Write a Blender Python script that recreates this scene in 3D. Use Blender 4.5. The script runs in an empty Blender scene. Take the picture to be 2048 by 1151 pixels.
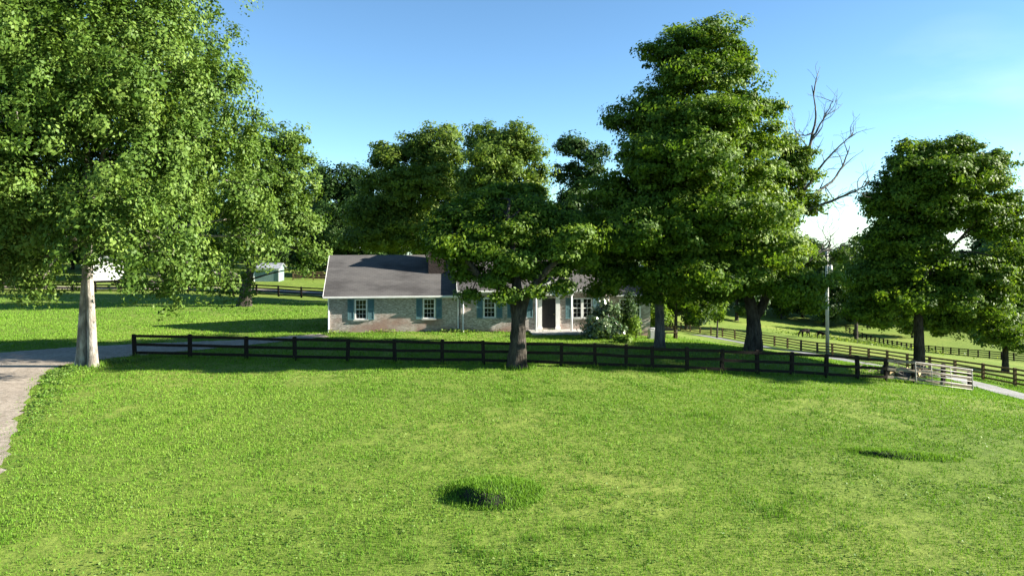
import bpy, math, random
import numpy as np
from mathutils import Vector
R = math.radians
rng = np.random.default_rng(7)
random.seed(7)
sc = bpy.context.scene
COL = sc.collection

# ------------------------------------------------------------------ camera, sky, sun, exposure
F, HZ, CZ = 1462.0, 468.0, 6.9            # focal length and horizon row in photo pixels, eye height in metres
cam_d = bpy.data.cameras.new("camera"); cam = bpy.data.objects.new("camera", cam_d); COL.objects.link(cam)
cam.location = (0, 0, CZ); cam.rotation_euler = (R(90), 0, 0)
cam_d.sensor_width = 36; cam_d.lens = F / 2048 * 36; cam_d.shift_y = -(575.5 - HZ) / 2048
cam_d.clip_start = 0.1; cam_d.clip_end = 5000
sc.camera = cam
SUN_EL, SUN_AZ = 21.0, 91.0                # azimuth measured from +Y towards +X
w = bpy.data.worlds.new("World"); sc.world = w; w.use_nodes = True
nt = w.node_tree; bg = nt.nodes["Background"]
sky = nt.nodes.new("ShaderNodeTexSky"); sky.sky_type = 'NISHITA'; sky.sun_disc = False
sky.sun_elevation = R(SUN_EL); sky.sun_rotation = R(SUN_AZ)
sky.air_density = 0.7; sky.dust_density = 0.0; sky.ozone_density = 3.0
hs = nt.nodes.new("ShaderNodeHueSaturation"); hs.inputs["Saturation"].default_value = 1.0
tn = nt.nodes.new("ShaderNodeMixRGB"); tn.blend_type = 'MULTIPLY'; tn.inputs[0].default_value = 1.0; tn.inputs[2].default_value = (1.0, 1.17, 1.13, 1)
nt.links.new(sky.outputs[0], tn.inputs[1]); nt.links.new(tn.outputs[0], hs.inputs["Color"])
# thin wisps of cirrus in the sky
tc = nt.nodes.new("ShaderNodeTexCoord"); mp = nt.nodes.new("ShaderNodeMapping")
mp.inputs["Rotation"].default_value = (0.3, 0.25, 0.5); mp.inputs["Scale"].default_value = (1.6, 3.0, 7.0)
nz = nt.nodes.new("ShaderNodeTexNoise"); nz.inputs["Scale"].default_value = 2.2; nz.inputs["Detail"].default_value = 5
cr = nt.nodes.new("ShaderNodeValToRGB"); cr.color_ramp.elements[0].position = 0.40; cr.color_ramp.elements[1].position = 0.75
cr.color_ramp.elements[1].color = (0.16, 0.16, 0.16, 1)
mx = nt.nodes.new("ShaderNodeMixRGB"); mx.inputs[2].default_value = (9, 9.5, 10, 1)
nt.links.new(tc.outputs["Generated"], mp.inputs[0]); nt.links.new(mp.outputs[0], nz.inputs["Vector"])
nt.links.new(nz.outputs[0], cr.inputs[0])
dt = nt.nodes.new("ShaderNodeVectorMath"); dt.operation = 'DOT_PRODUCT'; dt.inputs[1].default_value = Vector((0.61, 1.0, 0.172)).normalized()
mr = nt.nodes.new("ShaderNodeMapRange"); mr.inputs[1].default_value = 0.994; mr.inputs[2].default_value = 0.9995
ml = nt.nodes.new("ShaderNodeMath"); ml.operation = 'MULTIPLY'
nt.links.new(tc.outputs["Generated"], dt.inputs[0]); nt.links.new(dt.outputs["Value"], mr.inputs[0])
nt.links.new(cr.outputs[0], ml.inputs[0]); nt.links.new(mr.outputs[0], ml.inputs[1])
nt.links.new(ml.outputs[0], mx.inputs[0]); nt.links.new(hs.outputs[0], mx.inputs[1]); nt.links.new(mx.outputs[0], bg.inputs[0])
bg.inputs[1].default_value = 0.052
sun_d = bpy.data.lights.new("sun", 'SUN'); sun = bpy.data.objects.new("sun", sun_d); COL.objects.link(sun)
sun_d.energy = 5.0; sun_d.angle = R(0.5); sun_d.color = (1.0, 0.93, 0.80)
sv = Vector((math.sin(R(SUN_AZ)) * math.cos(R(SUN_EL)), math.cos(R(SUN_AZ)) * math.cos(R(SUN_EL)), math.sin(R(SUN_EL))))
sun.rotation_euler = sv.to_track_quat('Z', 'Y').to_euler(); sun.location = (60, -10, 60)
sc.view_settings.view_transform = 'Standard'; sc.view_settings.look = 'None'
sc.view_settings.exposure = 2.15; sc.view_settings.gamma = 1.0
sc.cycles.max_bounces = 6; sc.cycles.transparent_max_bounces = 6; sc.cycles.diffuse_bounces = 3
sc.cycles.sample_clamp_indirect = 4

# ------------------------------------------------------------------ helpers
def P(px, py, d):
    """world point at depth d metres of a photo pixel"""
    return np.array([(px - 1024) * d / F, d, CZ - (py - HZ) * d / F])
def tag(o, label=None, cat=None, group=None, kind=None):
    if label: o["label"] = label
    if cat: o["category"] = cat
    if group: o["group"] = group
    if kind: o["kind"] = kind
    return o
def empty(name, loc, rz=0.0, **k):
    o = bpy.data.objects.new(name, None); COL.objects.link(o); o.empty_display_size = 0.3
    o.location = loc; o.rotation_euler = (0, 0, rz); return tag(o, **k)
def mesh_np(name, V, faces, mat, parent=None, smooth=False, tint=None, **k):
    """faces: list of (n,k) int arrays"""
    me = bpy.data.meshes.new(name); V = np.asarray(V, dtype=np.float32)
    me.vertices.add(len(V)); me.vertices.foreach_set("co", V.ravel())
    loops = np.concatenate([f.ravel() for f in faces]).astype(np.int32)
    sizes = np.concatenate([np.full(len(f), f.shape[1], np.int32) for f in faces])
    starts = np.concatenate([[0], np.cumsum(sizes)[:-1]]).astype(np.int32)
    me.loops.add(len(loops)); me.loops.foreach_set("vertex_index", loops)
    me.polygons.add(len(sizes)); me.polygons.foreach_set("loop_start", starts)
    try: me.polygons.foreach_set("loop_total", sizes)
    except Exception: pass
    if smooth: me.polygons.foreach_set("use_smooth", np.ones(len(sizes), bool))
    if tint is not None:
        a = me.attributes.new("tint", 'FLOAT', 'POINT'); a.data.foreach_set("value", np.asarray(tint, np.float32))
    me.update(calc_edges=True); me.materials.append(mat)
    o = bpy.data.objects.new(name, me); COL.objects.link(o)
    if parent is not None: o.parent = parent
    return tag(o, **k)
class MB:
    """collects boxes, bars, tubes and polygons into one mesh"""
    def __init__(s): s.v = []; s.f = []
    def add(s, V, Fs):
        b = len(s.v); s.v += [tuple(map(float, p)) for p in V]; s.f += [tuple(int(i) + b for i in f) for f in Fs]; return s
    def box(s, x0, x1, y0, y1, z0, z1):
        V = [(x0,y0,z0),(x1,y0,z0),(x1,y1,z0),(x0,y1,z0),(x0,y0,z1),(x1,y0,z1),(x1,y1,z1),(x0,y1,z1)]
        return s.add(V, [(0,3,2,1),(4,5,6,7),(0,1,5,4),(1,2,6,5),(2,3,7,6),(3,0,4,7)])
    def bar(s, a, b, wid, hgt, up=(0,0,1), c=0.0):
        """board from a to b, wid across, hgt along up, ends c chamfered"""
        a = np.array(a, float); b = np.array(b, float); t = b - a; t /= np.linalg.norm(t)
        sd = np.cross(t, up); sd /= np.linalg.norm(sd); u = np.cross(sd, t)
        V = [p + sd*wid/2*i + u*hgt/2*j for p in (a, b) for i, j in ((-1,-1),(1,-1),(1,1),(-1,1))]
        return s.add(V, [(3,2,1,0),(4,5,6,7),(0,1,5,4),(1,2,6,5),(2,3,7,6),(3,0,4,7)])
    def tube(s, pts, rad, n=6, cap=True):
        V, Fq = tube_np(pts, rad, n); b = len(V)
        Fs = [tuple(f) for f in Fq]
        if cap: Fs += [tuple(range(b-n, b)), tuple(reversed(range(n)))]
        return s.add(V, Fs)
    def build(s, name, mat, parent=None, smooth=False, **k):
        me = bpy.data.meshes.new(name); me.from_pydata(s.v, [], s.f); me.materials.append(mat); me.update()
        if smooth: me.polygons.foreach_set("use_smooth", [True]*len(me.polygons))
        o = bpy.data.objects.new(name, me); COL.objects.link(o)
        if parent is not None: o.parent = parent
        return tag(o, **k)
def tube_np(pts, rad, n=6, wob=0.0):
    pts = np.asarray(pts, float); m = len(pts); rad = np.broadcast_to(np.asarray(rad, float), (m,))
    t = np.gradient(pts, axis=0); t /= np.linalg.norm(t, axis=1)[:, None] + 1e-9
    ref = np.array([1.0, 0.13, 0.07]) if abs(t[0][0]) < 0.8 else np.array([0.1, 1.0, 0.1])
    a = np.cross(t, ref); a /= np.linalg.norm(a, axis=1)[:, None] + 1e-9; b = np.cross(t, a)
    th = np.linspace(0, 2*np.pi, n, endpoint=False)
    r = rad[:, None] * (1 + (wob * rng.standard_normal((m, n)) if wob else 0))
    V = pts[:, None, :] + r[..., None] * (np.cos(th)[None, :, None]*a[:, None, :] + np.sin(th)[None, :, None]*b[:, None, :])
    i = np.arange(m-1)[:, None]*n; j = np.arange(n)[None, :]; k = (j+1) % n
    Fq = np.stack([i+j, i+k, i+n+k, i+n+j], -1).reshape(-1, 4)
    return V.reshape(-1, 3), Fq
def curve(ps, n):
    """smooth path through points (Catmull-Rom)"""
    ps = np.asarray(ps, float); q = np.vstack([2*ps[0]-ps[1], ps, 2*ps[-1]-ps[-2]]); out = []
    segs = len(ps)-1
    for s in np.linspace(0, segs-1e-6, n):
        i = int(s); u = s-i; p0, p1, p2, p3 = q[i:i+4]
        out.append(0.5*((2*p1)+(-p0+p2)*u+(2*p0-5*p1+4*p2-p3)*u*u+(-p0+3*p1-3*p2+p3)*u**3))
    return np.array(out)

# ------------------------------------------------------------------ materials
def mat(name): 
    m = bpy.data.materials.new(name); m.use_nodes = True
    return m, m.node_tree, m.node_tree.nodes["Principled BSDF"]
def ramp(nt, fac, stops):
    r = nt.nodes.new("ShaderNodeValToRGB"); e = r.color_ramp.elements
    e[0].position, e[0].color = stops[0][0], (*stops[0][1], 1); e[1].position, e[1].color = stops[-1][0], (*stops[-1][1], 1)
    for p, c in stops[1:-1]: q = e.new(p); q.color = (*c, 1)
    nt.links.new(fac, r.inputs[0]); return r.outputs[0]
def noise(nt, scale, detail=4, coord="Object", stretch=None, rough=0.55):
    t = nt.nodes.new("ShaderNodeTexCoord"); n = nt.nodes.new("ShaderNodeTexNoise")
    n.inputs["Scale"].default_value = scale; n.inputs["Detail"].default_value = detail; n.inputs["Roughness"].default_value = rough
    src = t.outputs[coord]
    if stretch:
        m = nt.nodes.new("ShaderNodeMapping"); m.inputs["Scale"].default_value = stretch
        nt.links.new(src, m.inputs[0]); src = m.outputs[0]
    nt.links.new(src, n.inputs["Vector"]); return n.outputs[0]
def mixc(nt, fac, a, b, mode='MIX'):
    m = nt.nodes.new("ShaderNodeMixRGB"); m.blend_type = mode
    for i, x in ((0, fac), (1, a), (2, b)):
        if isinstance(x, (int, float)): m.inputs[i].default_value = x
        elif isinstance(x, tuple): m.inputs[i].default_value = (*x, 1)
        else: nt.links.new(x, m.inputs[i])
    return m.outputs[0]
def bump(nt, b, h, strength, dist=0.05):
    n = nt.nodes.new("ShaderNodeBump"); n.inputs["Strength"].default_value = strength; n.inputs["Distance"].default_value = dist
    nt.links.new(h, n.inputs["Height"]); nt.links.new(n.outputs[0], b.inputs["Normal"])
def simple(name, c0, c1, scale=6, rough=0.8, bumpy=0.0, stretch=None, spec=0.3, metal=0.0):
    m, t, b = mat(name); n = noise(t, scale, 5, stretch=stretch)
    t.links.new(ramp(t, n, [(0.3, c0), (0.7, c1)]), b.inputs["Base Color"])
    b.inputs["Roughness"].default_value = rough; b.inputs["Specular IOR Level"].default_value = spec; b.inputs["Metallic"].default_value = metal
    if bumpy: bump(t, b, n, bumpy)
    return m
def leafy(name, dark, mid, light, trans=0.4, rough=0.55, spec=0.18):
    m, t, b = mat(name)
    a = t.nodes.new("ShaderNodeAttribute"); a.attribute_name = "tint"
    c = ramp(t, a.outputs["Fac"], [(0.0, dark), (0.5, mid), (1.0, light)])
    t.links.new(c, b.inputs["Base Color"]); b.inputs["Roughness"].default_value = rough; b.inputs["Specular IOR Level"].default_value = spec
    tr = t.nodes.new("ShaderNodeBsdfTranslucent"); mixs = t.nodes.new("ShaderNodeMixShader"); mixs.inputs[0].default_value = trans
    t.links.new(mixc(t, 1.0, c, (1.0, 1.0, 0.55), 'MULTIPLY'), tr.inputs[0])
    t.links.new(b.outputs[0], mixs.inputs[1]); t.links.new(tr.outputs[0], mixs.inputs[2])
    t.links.new(mixs.outputs[0], t.nodes["Material Output"].inputs[0]); return m
def bark(name, c0, c1, stretch=(5, 5, 1.0)):
    m, t, b = mat(name); n = noise(t, 2.2, 8, stretch=stretch, rough=0.65); n2 = noise(t, 1.7, 5, stretch=(1, 1, 0.6))
    c = ramp(t, n, [(0.36, c0), (0.58, c1)])
    t.links.new(mixc(t, ramp(t, n2, [(0.42, (0, 0, 0)), (0.62, (0.75, 0.75, 0.75))]), c, tuple(x*0.6 for x in c0)), b.inputs["Base Color"])
    b.inputs["Roughness"].default_value = 0.9; b.inputs["Specular IOR Level"].default_value = 0.15
    bump(t, b, n, 1.0, 0.14); return m
M = {}
M["leaf_bright"] = leafy("leaf_bright", (0.034, 0.078, 0.011), (0.085, 0.155, 0.022), (0.195, 0.275, 0.052), 0.34, 0.55, 0.2)
M["leaf_mid"] = leafy("leaf_mid", (0.028, 0.066, 0.008), (0.086, 0.160, 0.013), (0.210, 0.285, 0.028), 0.42)
M["leaf_olive"] = leafy("leaf_olive", (0.042, 0.086, 0.014), (0.115, 0.185, 0.026), (0.240, 0.300, 0.052), 0.45)
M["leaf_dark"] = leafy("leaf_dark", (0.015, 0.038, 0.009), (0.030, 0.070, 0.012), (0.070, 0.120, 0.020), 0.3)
M["leaf_laurel"] = leafy("leaf_laurel", (0.035, 0.075, 0.03), (0.075, 0.13, 0.05), (0.30, 0.34, 0.20), 0.2, 0.25, 0.6)
M["leaf_lime"] = leafy("leaf_lime", (0.07, 0.14, 0.015), (0.13, 0.22, 0.025), (0.22, 0.30, 0.05), 0.35)
M["leaf_clover"] = leafy("leaf_clover", (0.05, 0.115, 0.016), (0.10, 0.19, 0.028), (0.20, 0.28, 0.07), 0.3)
M["grass"] = leafy("grass", (0.048, 0.130, 0.009), (0.116, 0.243, 0.019), (0.232, 0.352, 0.052), 0.35, 0.6, 0.15)
M["bark_pale"] = bark("bark_pale", (0.19, 0.165, 0.14), (0.46, 0.42, 0.36), (3, 3, 0.7))
M["bark"] = bark("bark", (0.024, 0.020, 0.016), (0.080, 0.070, 0.056))
M["dead_wood"] = bark("dead_wood", (0.075, 0.07, 0.063), (0.20, 0.19, 0.17))
M["bark_grey"] = bark("bark_grey", (0.060, 0.056, 0.050), (0.15, 0.14, 0.125))
M["black_wood"] = simple("black_wood", (0.010, 0.008, 0.006), (0.030, 0.024, 0.019), 4, 0.9, 0.3, (8, 8, 1), spec=0.08)
M["brown_wood"] = simple("brown_wood", (0.085, 0.058, 0.032), (0.20, 0.14, 0.075), 3, 0.9, 0.3, spec=0.1)
M["shaded_brick"] = simple("shaded_brick", (0.020, 0.016, 0.015), (0.055, 0.040, 0.036), 7, 0.95, 0.5, (1, 1, 3))  # chimney brick: its shade is put into the near-black base colour
M["bleached_wood"] = simple("bleached_wood", (0.10, 0.085, 0.065), (0.27, 0.23, 0.18), 3, 0.85, 0.3, (1, 1, 6), spec=0.1)
M["white_paint"] = simple("white_paint", (0.66, 0.66, 0.64), (0.80, 0.80, 0.78), 3, 0.5)
M["shutter"] = simple("shutter", (0.085, 0.17, 0.185), (0.12, 0.215, 0.23), 5, 0.55)
M["door"] = simple("door", (0.018, 0.017, 0.017), (0.03, 0.027, 0.026), 5, 0.45)
M["glass"] = simple("glass", (0.008, 0.009, 0.011), (0.018, 0.018, 0.02), 1.3, 0.08, spec=0.6)
M["tube"] = simple("tube", (0.20, 0.185, 0.165), (0.36, 0.34, 0.31), 8, 0.5, metal=0.2)
M["brass"] = simple("brass", (0.5, 0.36, 0.12), (0.6, 0.45, 0.18), 8, 0.35, metal=1.0)
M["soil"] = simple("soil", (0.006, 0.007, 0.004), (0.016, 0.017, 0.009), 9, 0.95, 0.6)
M["pole_wood"] = simple("pole_wood", (0.30, 0.29, 0.27), (0.46, 0.45, 0.42), 4, 0.85, 0.2, (6, 6, 0.5))
M["concrete"] = simple("concrete", (0.33, 0.32, 0.30), (0.48, 0.46, 0.43), 5, 0.85, 0.2)
M["barn_white"] = simple("barn_white", (0.62, 0.63, 0.64), (0.78, 0.78, 0.78), 2, 0.6, 0.0, (6, 6, 0.3))
M["shed_green"] = simple("shed_green", (0.12, 0.19, 0.17), (0.17, 0.25, 0.22), 2, 0.6)
M["metal_roof"] = simple("metal_roof", (0.30, 0.31, 0.33), (0.42, 0.43, 0.45), 2, 0.45, metal=0.3)
M["log_end"] = simple("log_end", (0.45, 0.33, 0.16), (0.62, 0.48, 0.26), 8, 0.8)
M["horse_coat"] = simple("horse_coat", (0.006, 0.005, 0.005), (0.014, 0.011, 0.010), 6, 0.85, spec=0.08)
M["ac_metal"] = simple("ac_metal", (0.45, 0.45, 0.44), (0.58, 0.57, 0.55), 6, 0.5)

def brick_mat():
    m, t, b = mat("whitewashed_brick")
    tcx = t.nodes.new("ShaderNodeTexCoord"); sx = t.nodes.new("ShaderNodeSeparateXYZ"); cx = t.nodes.new("ShaderNodeCombineXYZ")
    ad = t.nodes.new("ShaderNodeMath"); ad.operation = 'ADD'
    t.links.new(tcx.outputs["Object"], sx.inputs[0]); t.links.new(sx.outputs[0], ad.inputs[0]); t.links.new(sx.outputs[1], ad.inputs[1])
    t.links.new(ad.outputs[0], cx.inputs[0]); t.links.new(sx.outputs[2], cx.inputs[1])
    br = t.nodes.new("ShaderNodeTexBrick"); br.inputs["Scale"].default_value = 1.0
    br.inputs["Brick Width"].default_value = 0.24; br.inputs["Row Height"].default_value = 0.08; br.inputs["Mortar Size"].default_value = 0.010
    br.inputs["Color1"].default_value = (0.66, 0.61, 0.56, 1); br.inputs["Color2"].default_value = (0.42, 0.38, 0.345, 1); br.inputs["Mortar"].default_value = (0.38, 0.35, 0.32, 1)
    t.links.new(cx.outputs[0], br.inputs["Vector"])
    # worn patches where the wash has gone and red brick shows, more of them low on the wall
    n1 = noise(t, 0.45, 4, stretch=(1, 1, 1.6)); n2 = noise(t, 5, 4, stretch=(1, 1, 3.5)); n3 = noise(t, 0.8, 3)
    lo = t.nodes.new("ShaderNodeMapRange"); lo.inputs[1].default_value = 1.3; lo.inputs[2].default_value = -0.4; lo.inputs[3].default_value = 0.0; lo.inputs[4].default_value = 0.22
    t.links.new(sx.outputs[2], lo.inputs[0])
    s = t.nodes.new("ShaderNodeMath"); s.operation = 'ADD'; t.links.new(n1, s.inputs[0]); t.links.new(lo.outputs[0], s.inputs[1])
    s2 = t.nodes.new("ShaderNodeMath"); s2.operation = 'MULTIPLY_ADD'; s2.inputs[1].default_value = 0.35; t.links.new(n2, s2.inputs[0]); t.links.new(s.outputs[0], s2.inputs[2])
    k = ramp(t, s2.outputs[0], [(0.70, (0, 0, 0)), (0.92, (0.8, 0.8, 0.8))])
    red = mixc(t, n3, (0.20, 0.085, 0.06), (0.28, 0.18, 0.14))
    g = ramp(t, n2, [(0.40, (0.28, 0.25, 0.22)), (0.60, (1, 1, 1))])
    c = mixc(t, 1.0, br.outputs["Color"], mixc(t, 0.75, (1, 1, 1), g), 'MULTIPLY')
    t.links.new(mixc(t, k, c, red), b.inputs["Base Color"])
    b.inputs["Roughness"].default_value = 0.9
    bump(t, b, mixc(t, 0.4, br.outputs["Fac"], n2), -0.8, 0.02); return m
M["brick"] = brick_mat()
def roof_mat():
    m, t, b = mat("grey_shingle")
    tcx = t.nodes.new("ShaderNodeTexCoord"); br = t.nodes.new("ShaderNodeTexBrick")
    br.inputs["Scale"].default_value = 1.0; br.inputs["Brick Width"].default_value = 0.33; br.inputs["Row Height"].default_value = 0.13; br.inputs["Mortar Size"].default_value = 0.008
    br.inputs["Color1"].default_value = (0.090, 0.085, 0.084, 1); br.inputs["Color2"].default_value = (0.076, 0.072, 0.071, 1); br.inputs["Mortar"].default_value = (0.05, 0.048, 0.047, 1)
    t.links.new(tcx.outputs["Object"], br.inputs["Vector"])
    n = noise(t, 0.5, 6, stretch=(0.5, 1.4, 1), rough=0.6)
    st = ramp(t, n, [(0.38, (0.55, 0.54, 0.55)), (0.50, (1, 1, 1)), (0.68, (1.25, 1.22, 1.18))])
    t.links.new(mixc(t, 1.0, br.outputs["Color"], st, 'MULTIPLY'), b.inputs["Base Color"]); b.inputs["Roughness"].default_value = 0.9
    bump(t, b, br.outputs["Fac"], -0.5, 0.02); return m
M["roof"] = roof_mat()
def ground_mat():
    m, t, b = mat("meadow_ground")
    a = noise(t, 0.07, 6); f = noise(t, 1.6, 8, rough=0.7); g = noise(t, 9, 4)
    c = ramp(t, a, [(0.3, (0.11, 0.175, 0.028)), (0.5, (0.155, 0.22, 0.042)), (0.72, (0.215, 0.255, 0.062))])
    c = mixc(t, 1.0, c, ramp(t, f, [(0.3, (0.62, 0.66, 0.55)), (0.7, (1.2, 1.15, 1.1))]), 'MULTIPLY')
    c = mixc(t, 1.0, c, ramp(t, g, [(0.3, (0.75, 0.78, 0.7)), (0.7, (1.15, 1.12, 1.1))]), 'MULTIPLY')
    t.links.new(c, b.inputs["Base Color"]); b.inputs["Roughness"].default_value = 0.95; b.inputs["Specular IOR Level"].default_value = 0.1
    bump(t, b, f, 0.6, 0.12); return m
M["ground"] = ground_mat()
def gravel_mat(name, lo, hi):
    m, t, b = mat(name); a = noise(t, 0.35, 5, rough=0.65); f = noise(t, 14, 6, rough=0.75); s = noise(t, 1.4, 3, stretch=(1, 0.4, 1))
    c = ramp(t, a, [(0.3, lo), (0.7, hi)])
    c = mixc(t, 1.0, c, ramp(t, f, [(0.3, (0.55, 0.54, 0.52)), (0.65, (1.2, 1.2, 1.2))]), 'MULTIPLY')
    c = mixc(t, 1.0, c, ramp(t, noise(t, 3.2, 6, rough=0.7), [(0.34, (0.66, 0.63, 0.58)), (0.6, (1.08, 1.08, 1.08))]), 'MULTIPLY')
    c = mixc(t, ramp(t, s, [(0.66, (0, 0, 0)), (0.74, (0.6, 0.6, 0.6))]), c, (0.10, 0.09, 0.07))
    t.links.new(c, b.inputs["Base Color"]); b.inputs["Roughness"].default_value = 0.95; bump(t, b, f, 0.5, 0.03); return m
M["drive"] = gravel_mat("drive_gravel", (0.24, 0.205, 0.165), (0.37, 0.315, 0.255))
M["lane"] = gravel_mat("lane_gravel", (0.14, 0.145, 0.15), (0.23, 0.235, 0.24))

# ------------------------------------------------------------------ terrain
near_posts = [(270,712,41.2),(380,714,40.8),(493,719,40.2),(590,721,39.8),(695,723,39.5),(790,724,39.2),(884,727,39),(968,730,38.7),(1043,731,38.6),(1122,732,38.4),
              (1190,735,38.3),(1252,738,38.2),(1305,740,38.1),(1374,743,38.1),(1443,746,38.2),(1515,749,38.5),(1583,753,38.8),(1652,757,39.2),(1716,760,39.6),(1772,763,40.0),
              (1828,767,40.4),(1886,772,40.8),(1940,777,41.1)]
pad_posts = [(2110,788,56),(2030,772,60),(1966,760,64),(1910,750,67),(1860,741,71),(1815,734,75),(1775,727,79),(1737,721,83),(1700,715,87),(1665,709,91),(1635,704,95),(1602,699,98.5),
             (1575,695.5,102),(1549,691,106),(1522,687,110),(1496,682.5,115),(1470,678,120),(1445,673.5,125),(1422,669.5,130),(1400,665.5,135),(1380,662,140),(1362,659,145),(1345,656.5,150),(1330,654,155)]
ctl = [P(*q) for q in near_posts[::3]] + [P(*q) for q in pad_posts[::3]]
ctl += [np.array(q, float) for q in [(-60,-20,0),(0,-20,0.1),(60,-20,-1),(-30,8,0),(0,10,0),(22,10,-0.1),(-25,25,0),(-8,24,0),(8,24,0),(18,26,-0.2),(24,32,-0.8),(14.8,45,-0.33),(9.0,44.5,-0.15),(29.4,42,-2.72),(45,30,-3.2),
    (-31,42,0),(-45,40,0),(-13,51,0),(-4,52,-0.05),(11,54,-0.75),(-13,60,0.1),(0,62,-0.4),(12,62,-1.6),(20,62,-3.2),(-25,52,0),
    (-35,70,0),(-25.6,70,0),(-55,88,-0.1),(-40,88,-0.1),(-22,88,-0.9),(-37,110,-0.1),(-60,108,0),(-20,110,-0.4),(0,90,-2),(10,110,-5),(-90,60,0.5),(-120,120,2),(-70,180,2),(-20,180,-2),(10,170,-8),
    (52,130,-11.2),(54,128,-11.4),(43,95,-8.9),(32.5,58,-4.1),(33.4,50,-3.87),(36,78,-6.65),(34,98,-8.4),(31,137,-11.8),(60,80,-9.5),(70,60,-8),(95,90,-14),
    (84,150,-17.3),(98,140,-17.5),(85,182,-18.5),(86,205,-17.5),(60,200,-15),(40,200,-12.5),(130,170,-19),(140,240,-18),(60,260,-12),(0,260,-6),(-80,280,4),(200,120,-20),(120,30,-12),
    (300,300,-14),(-300,300,8),(-300,0,2),(300,0,-16),(0,500,4),(300,600,0),(-300,600,8)]]
ctl = np.array(ctl)
def _U(r2): return np.where(r2 > 1e-12, r2 * np.log(np.maximum(r2, 1e-12)), 0.0) * 0.5
_C = ctl[:, :2] / 50.0
_K = _U(((_C[:, None] - _C[None])**2).sum(-1)) + 0.0015 * np.eye(len(_C)); _Q = np.hstack([np.ones((len(_C), 1)), _C])
_A = np.block([[_K, _Q], [_Q.T, np.zeros((3, 3))]]); _W = np.linalg.solve(_A, np.concatenate([ctl[:, 2], np.zeros(3)]))
def T(x, y):
    x = np.asarray(x, float); y = np.asarray(y, float); sh = x.shape
    q = np.stack([np.clip(x, -320, 320).ravel(), np.clip(y, -60, 620).ravel()], 1) / 50.0; out = np.empty(len(q))
    for i in range(0, len(q), 20000):
        s = q[i:i+20000]; out[i:i+20000] = _U(((s[:, None] - _C[None])**2).sum(-1)) @ _W[:-3] + _W[-3] + s @ _W[-2:]
    return out.reshape(sh)
def Tz(x, y): return float(T(np.array([x]), np.array([y]))[0])
def axis(lo, hi, fine0, fine1, h):
    a = list(np.arange(fine0, fine1 + 1e-6, h)); s = h
    while a[-1] < hi: s *= 1.25; a.append(a[-1] + s)
    s = h
    while a[0] > lo: s *= 1.25; a.insert(0, a[0] - s)
    return np.array(a)
gx, gy = axis(-1500, 1500, -45, 60, 0.8), axis(-200, 2500, 5, 75, 0.8)
GX, GY = np.meshgrid(gx, gy); GZ = T(GX, GY)-0.07*np.maximum(GY-270, 0)
nx, ny = len(gx), len(gy); ii = (np.arange(ny-1)[:, None]*nx + np.arange(nx-1)[None]).ravel()
mesh_np("ground", np.stack([GX, GY, GZ], -1).reshape(-1, 3), [np.stack([ii, ii+1, ii+nx+1, ii+nx], 1)], M["ground"], smooth=True, kind="structure")

def strip(name, A, B, m, n=140, k=10, dz=0.025):
    a = curve(A, n); b = curve(B, n); u = np.linspace(0, 1, k)[None, :, None]
    p = a[:, None]*(1-u) + b[:, None]*u
    wob = 0.12*rng.standard_normal((n, 2)); p[:, 0] += wob*0.8; p[:, -1] += wob*0.8
    z = T(p[..., 0], p[..., 1]) + dz
    V = np.concatenate([p, z[..., None]], -1).reshape(-1, 3); i = (np.arange(n-1)[:, None]*k + np.arange(k-1)[None]).ravel()
    mesh_np(name, V, [np.stack([i, i+1, i+k+1, i+k], 1)], m, smooth=True, kind="structure")
    return np.vstack([a, b[::-1]])
drive_poly = strip("driveway", [(-14,8),(-20,16),(-25,25),(-29.5,33),(-31.5,40),(-28.5,43.4),(-24.5,45.4),(-20.5,46.8),(-17,48.0),(-13.3,50.6)],
                   [(-7,8),(-11.2,15),(-14.4,20.5),(-17.9,26.4),(-20.9,31.8),(-23.4,37.0),(-22.9,39.6),(-20.4,42.0),(-17.0,44.9),(-12.3,49.2)], M["drive"])
lane_poly = strip("lane", [(33.0,30),(30.9,40),(31.4,46),(32.4,52),(34.3,65),(34.6,78),(33.2,98),(30.6,125),(28.5,150)],
                  [(36.6,30),(34.4,40),(34.8,46),(36.0,52),(37.4,65),(37.6,78),(36.2,98),(33.6,125),(31.5,150)], M["lane"], n=200)
strip("farm_track", [(-80,97.5),(-60,97.5),(-40,97),(-20,96),(0,94)], [(-80,93),(-60,93),(-40,92.5),(-20,91.5),(0,89.5)], M["drive"], n=60, k=5)
def inside(poly, x, y):
    r = np.zeros(x.shape, bool); j = len(poly)-1
    for i in range(len(poly)):
        xi, yi = poly[i][:2]; xj, yj = poly[j][:2]
        c = ((yi > y) != (yj > y)) & (x < (xj-xi)*(y-yi)/(yj-yi+1e-12)+xi); r ^= c; j = i
    return r

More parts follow.
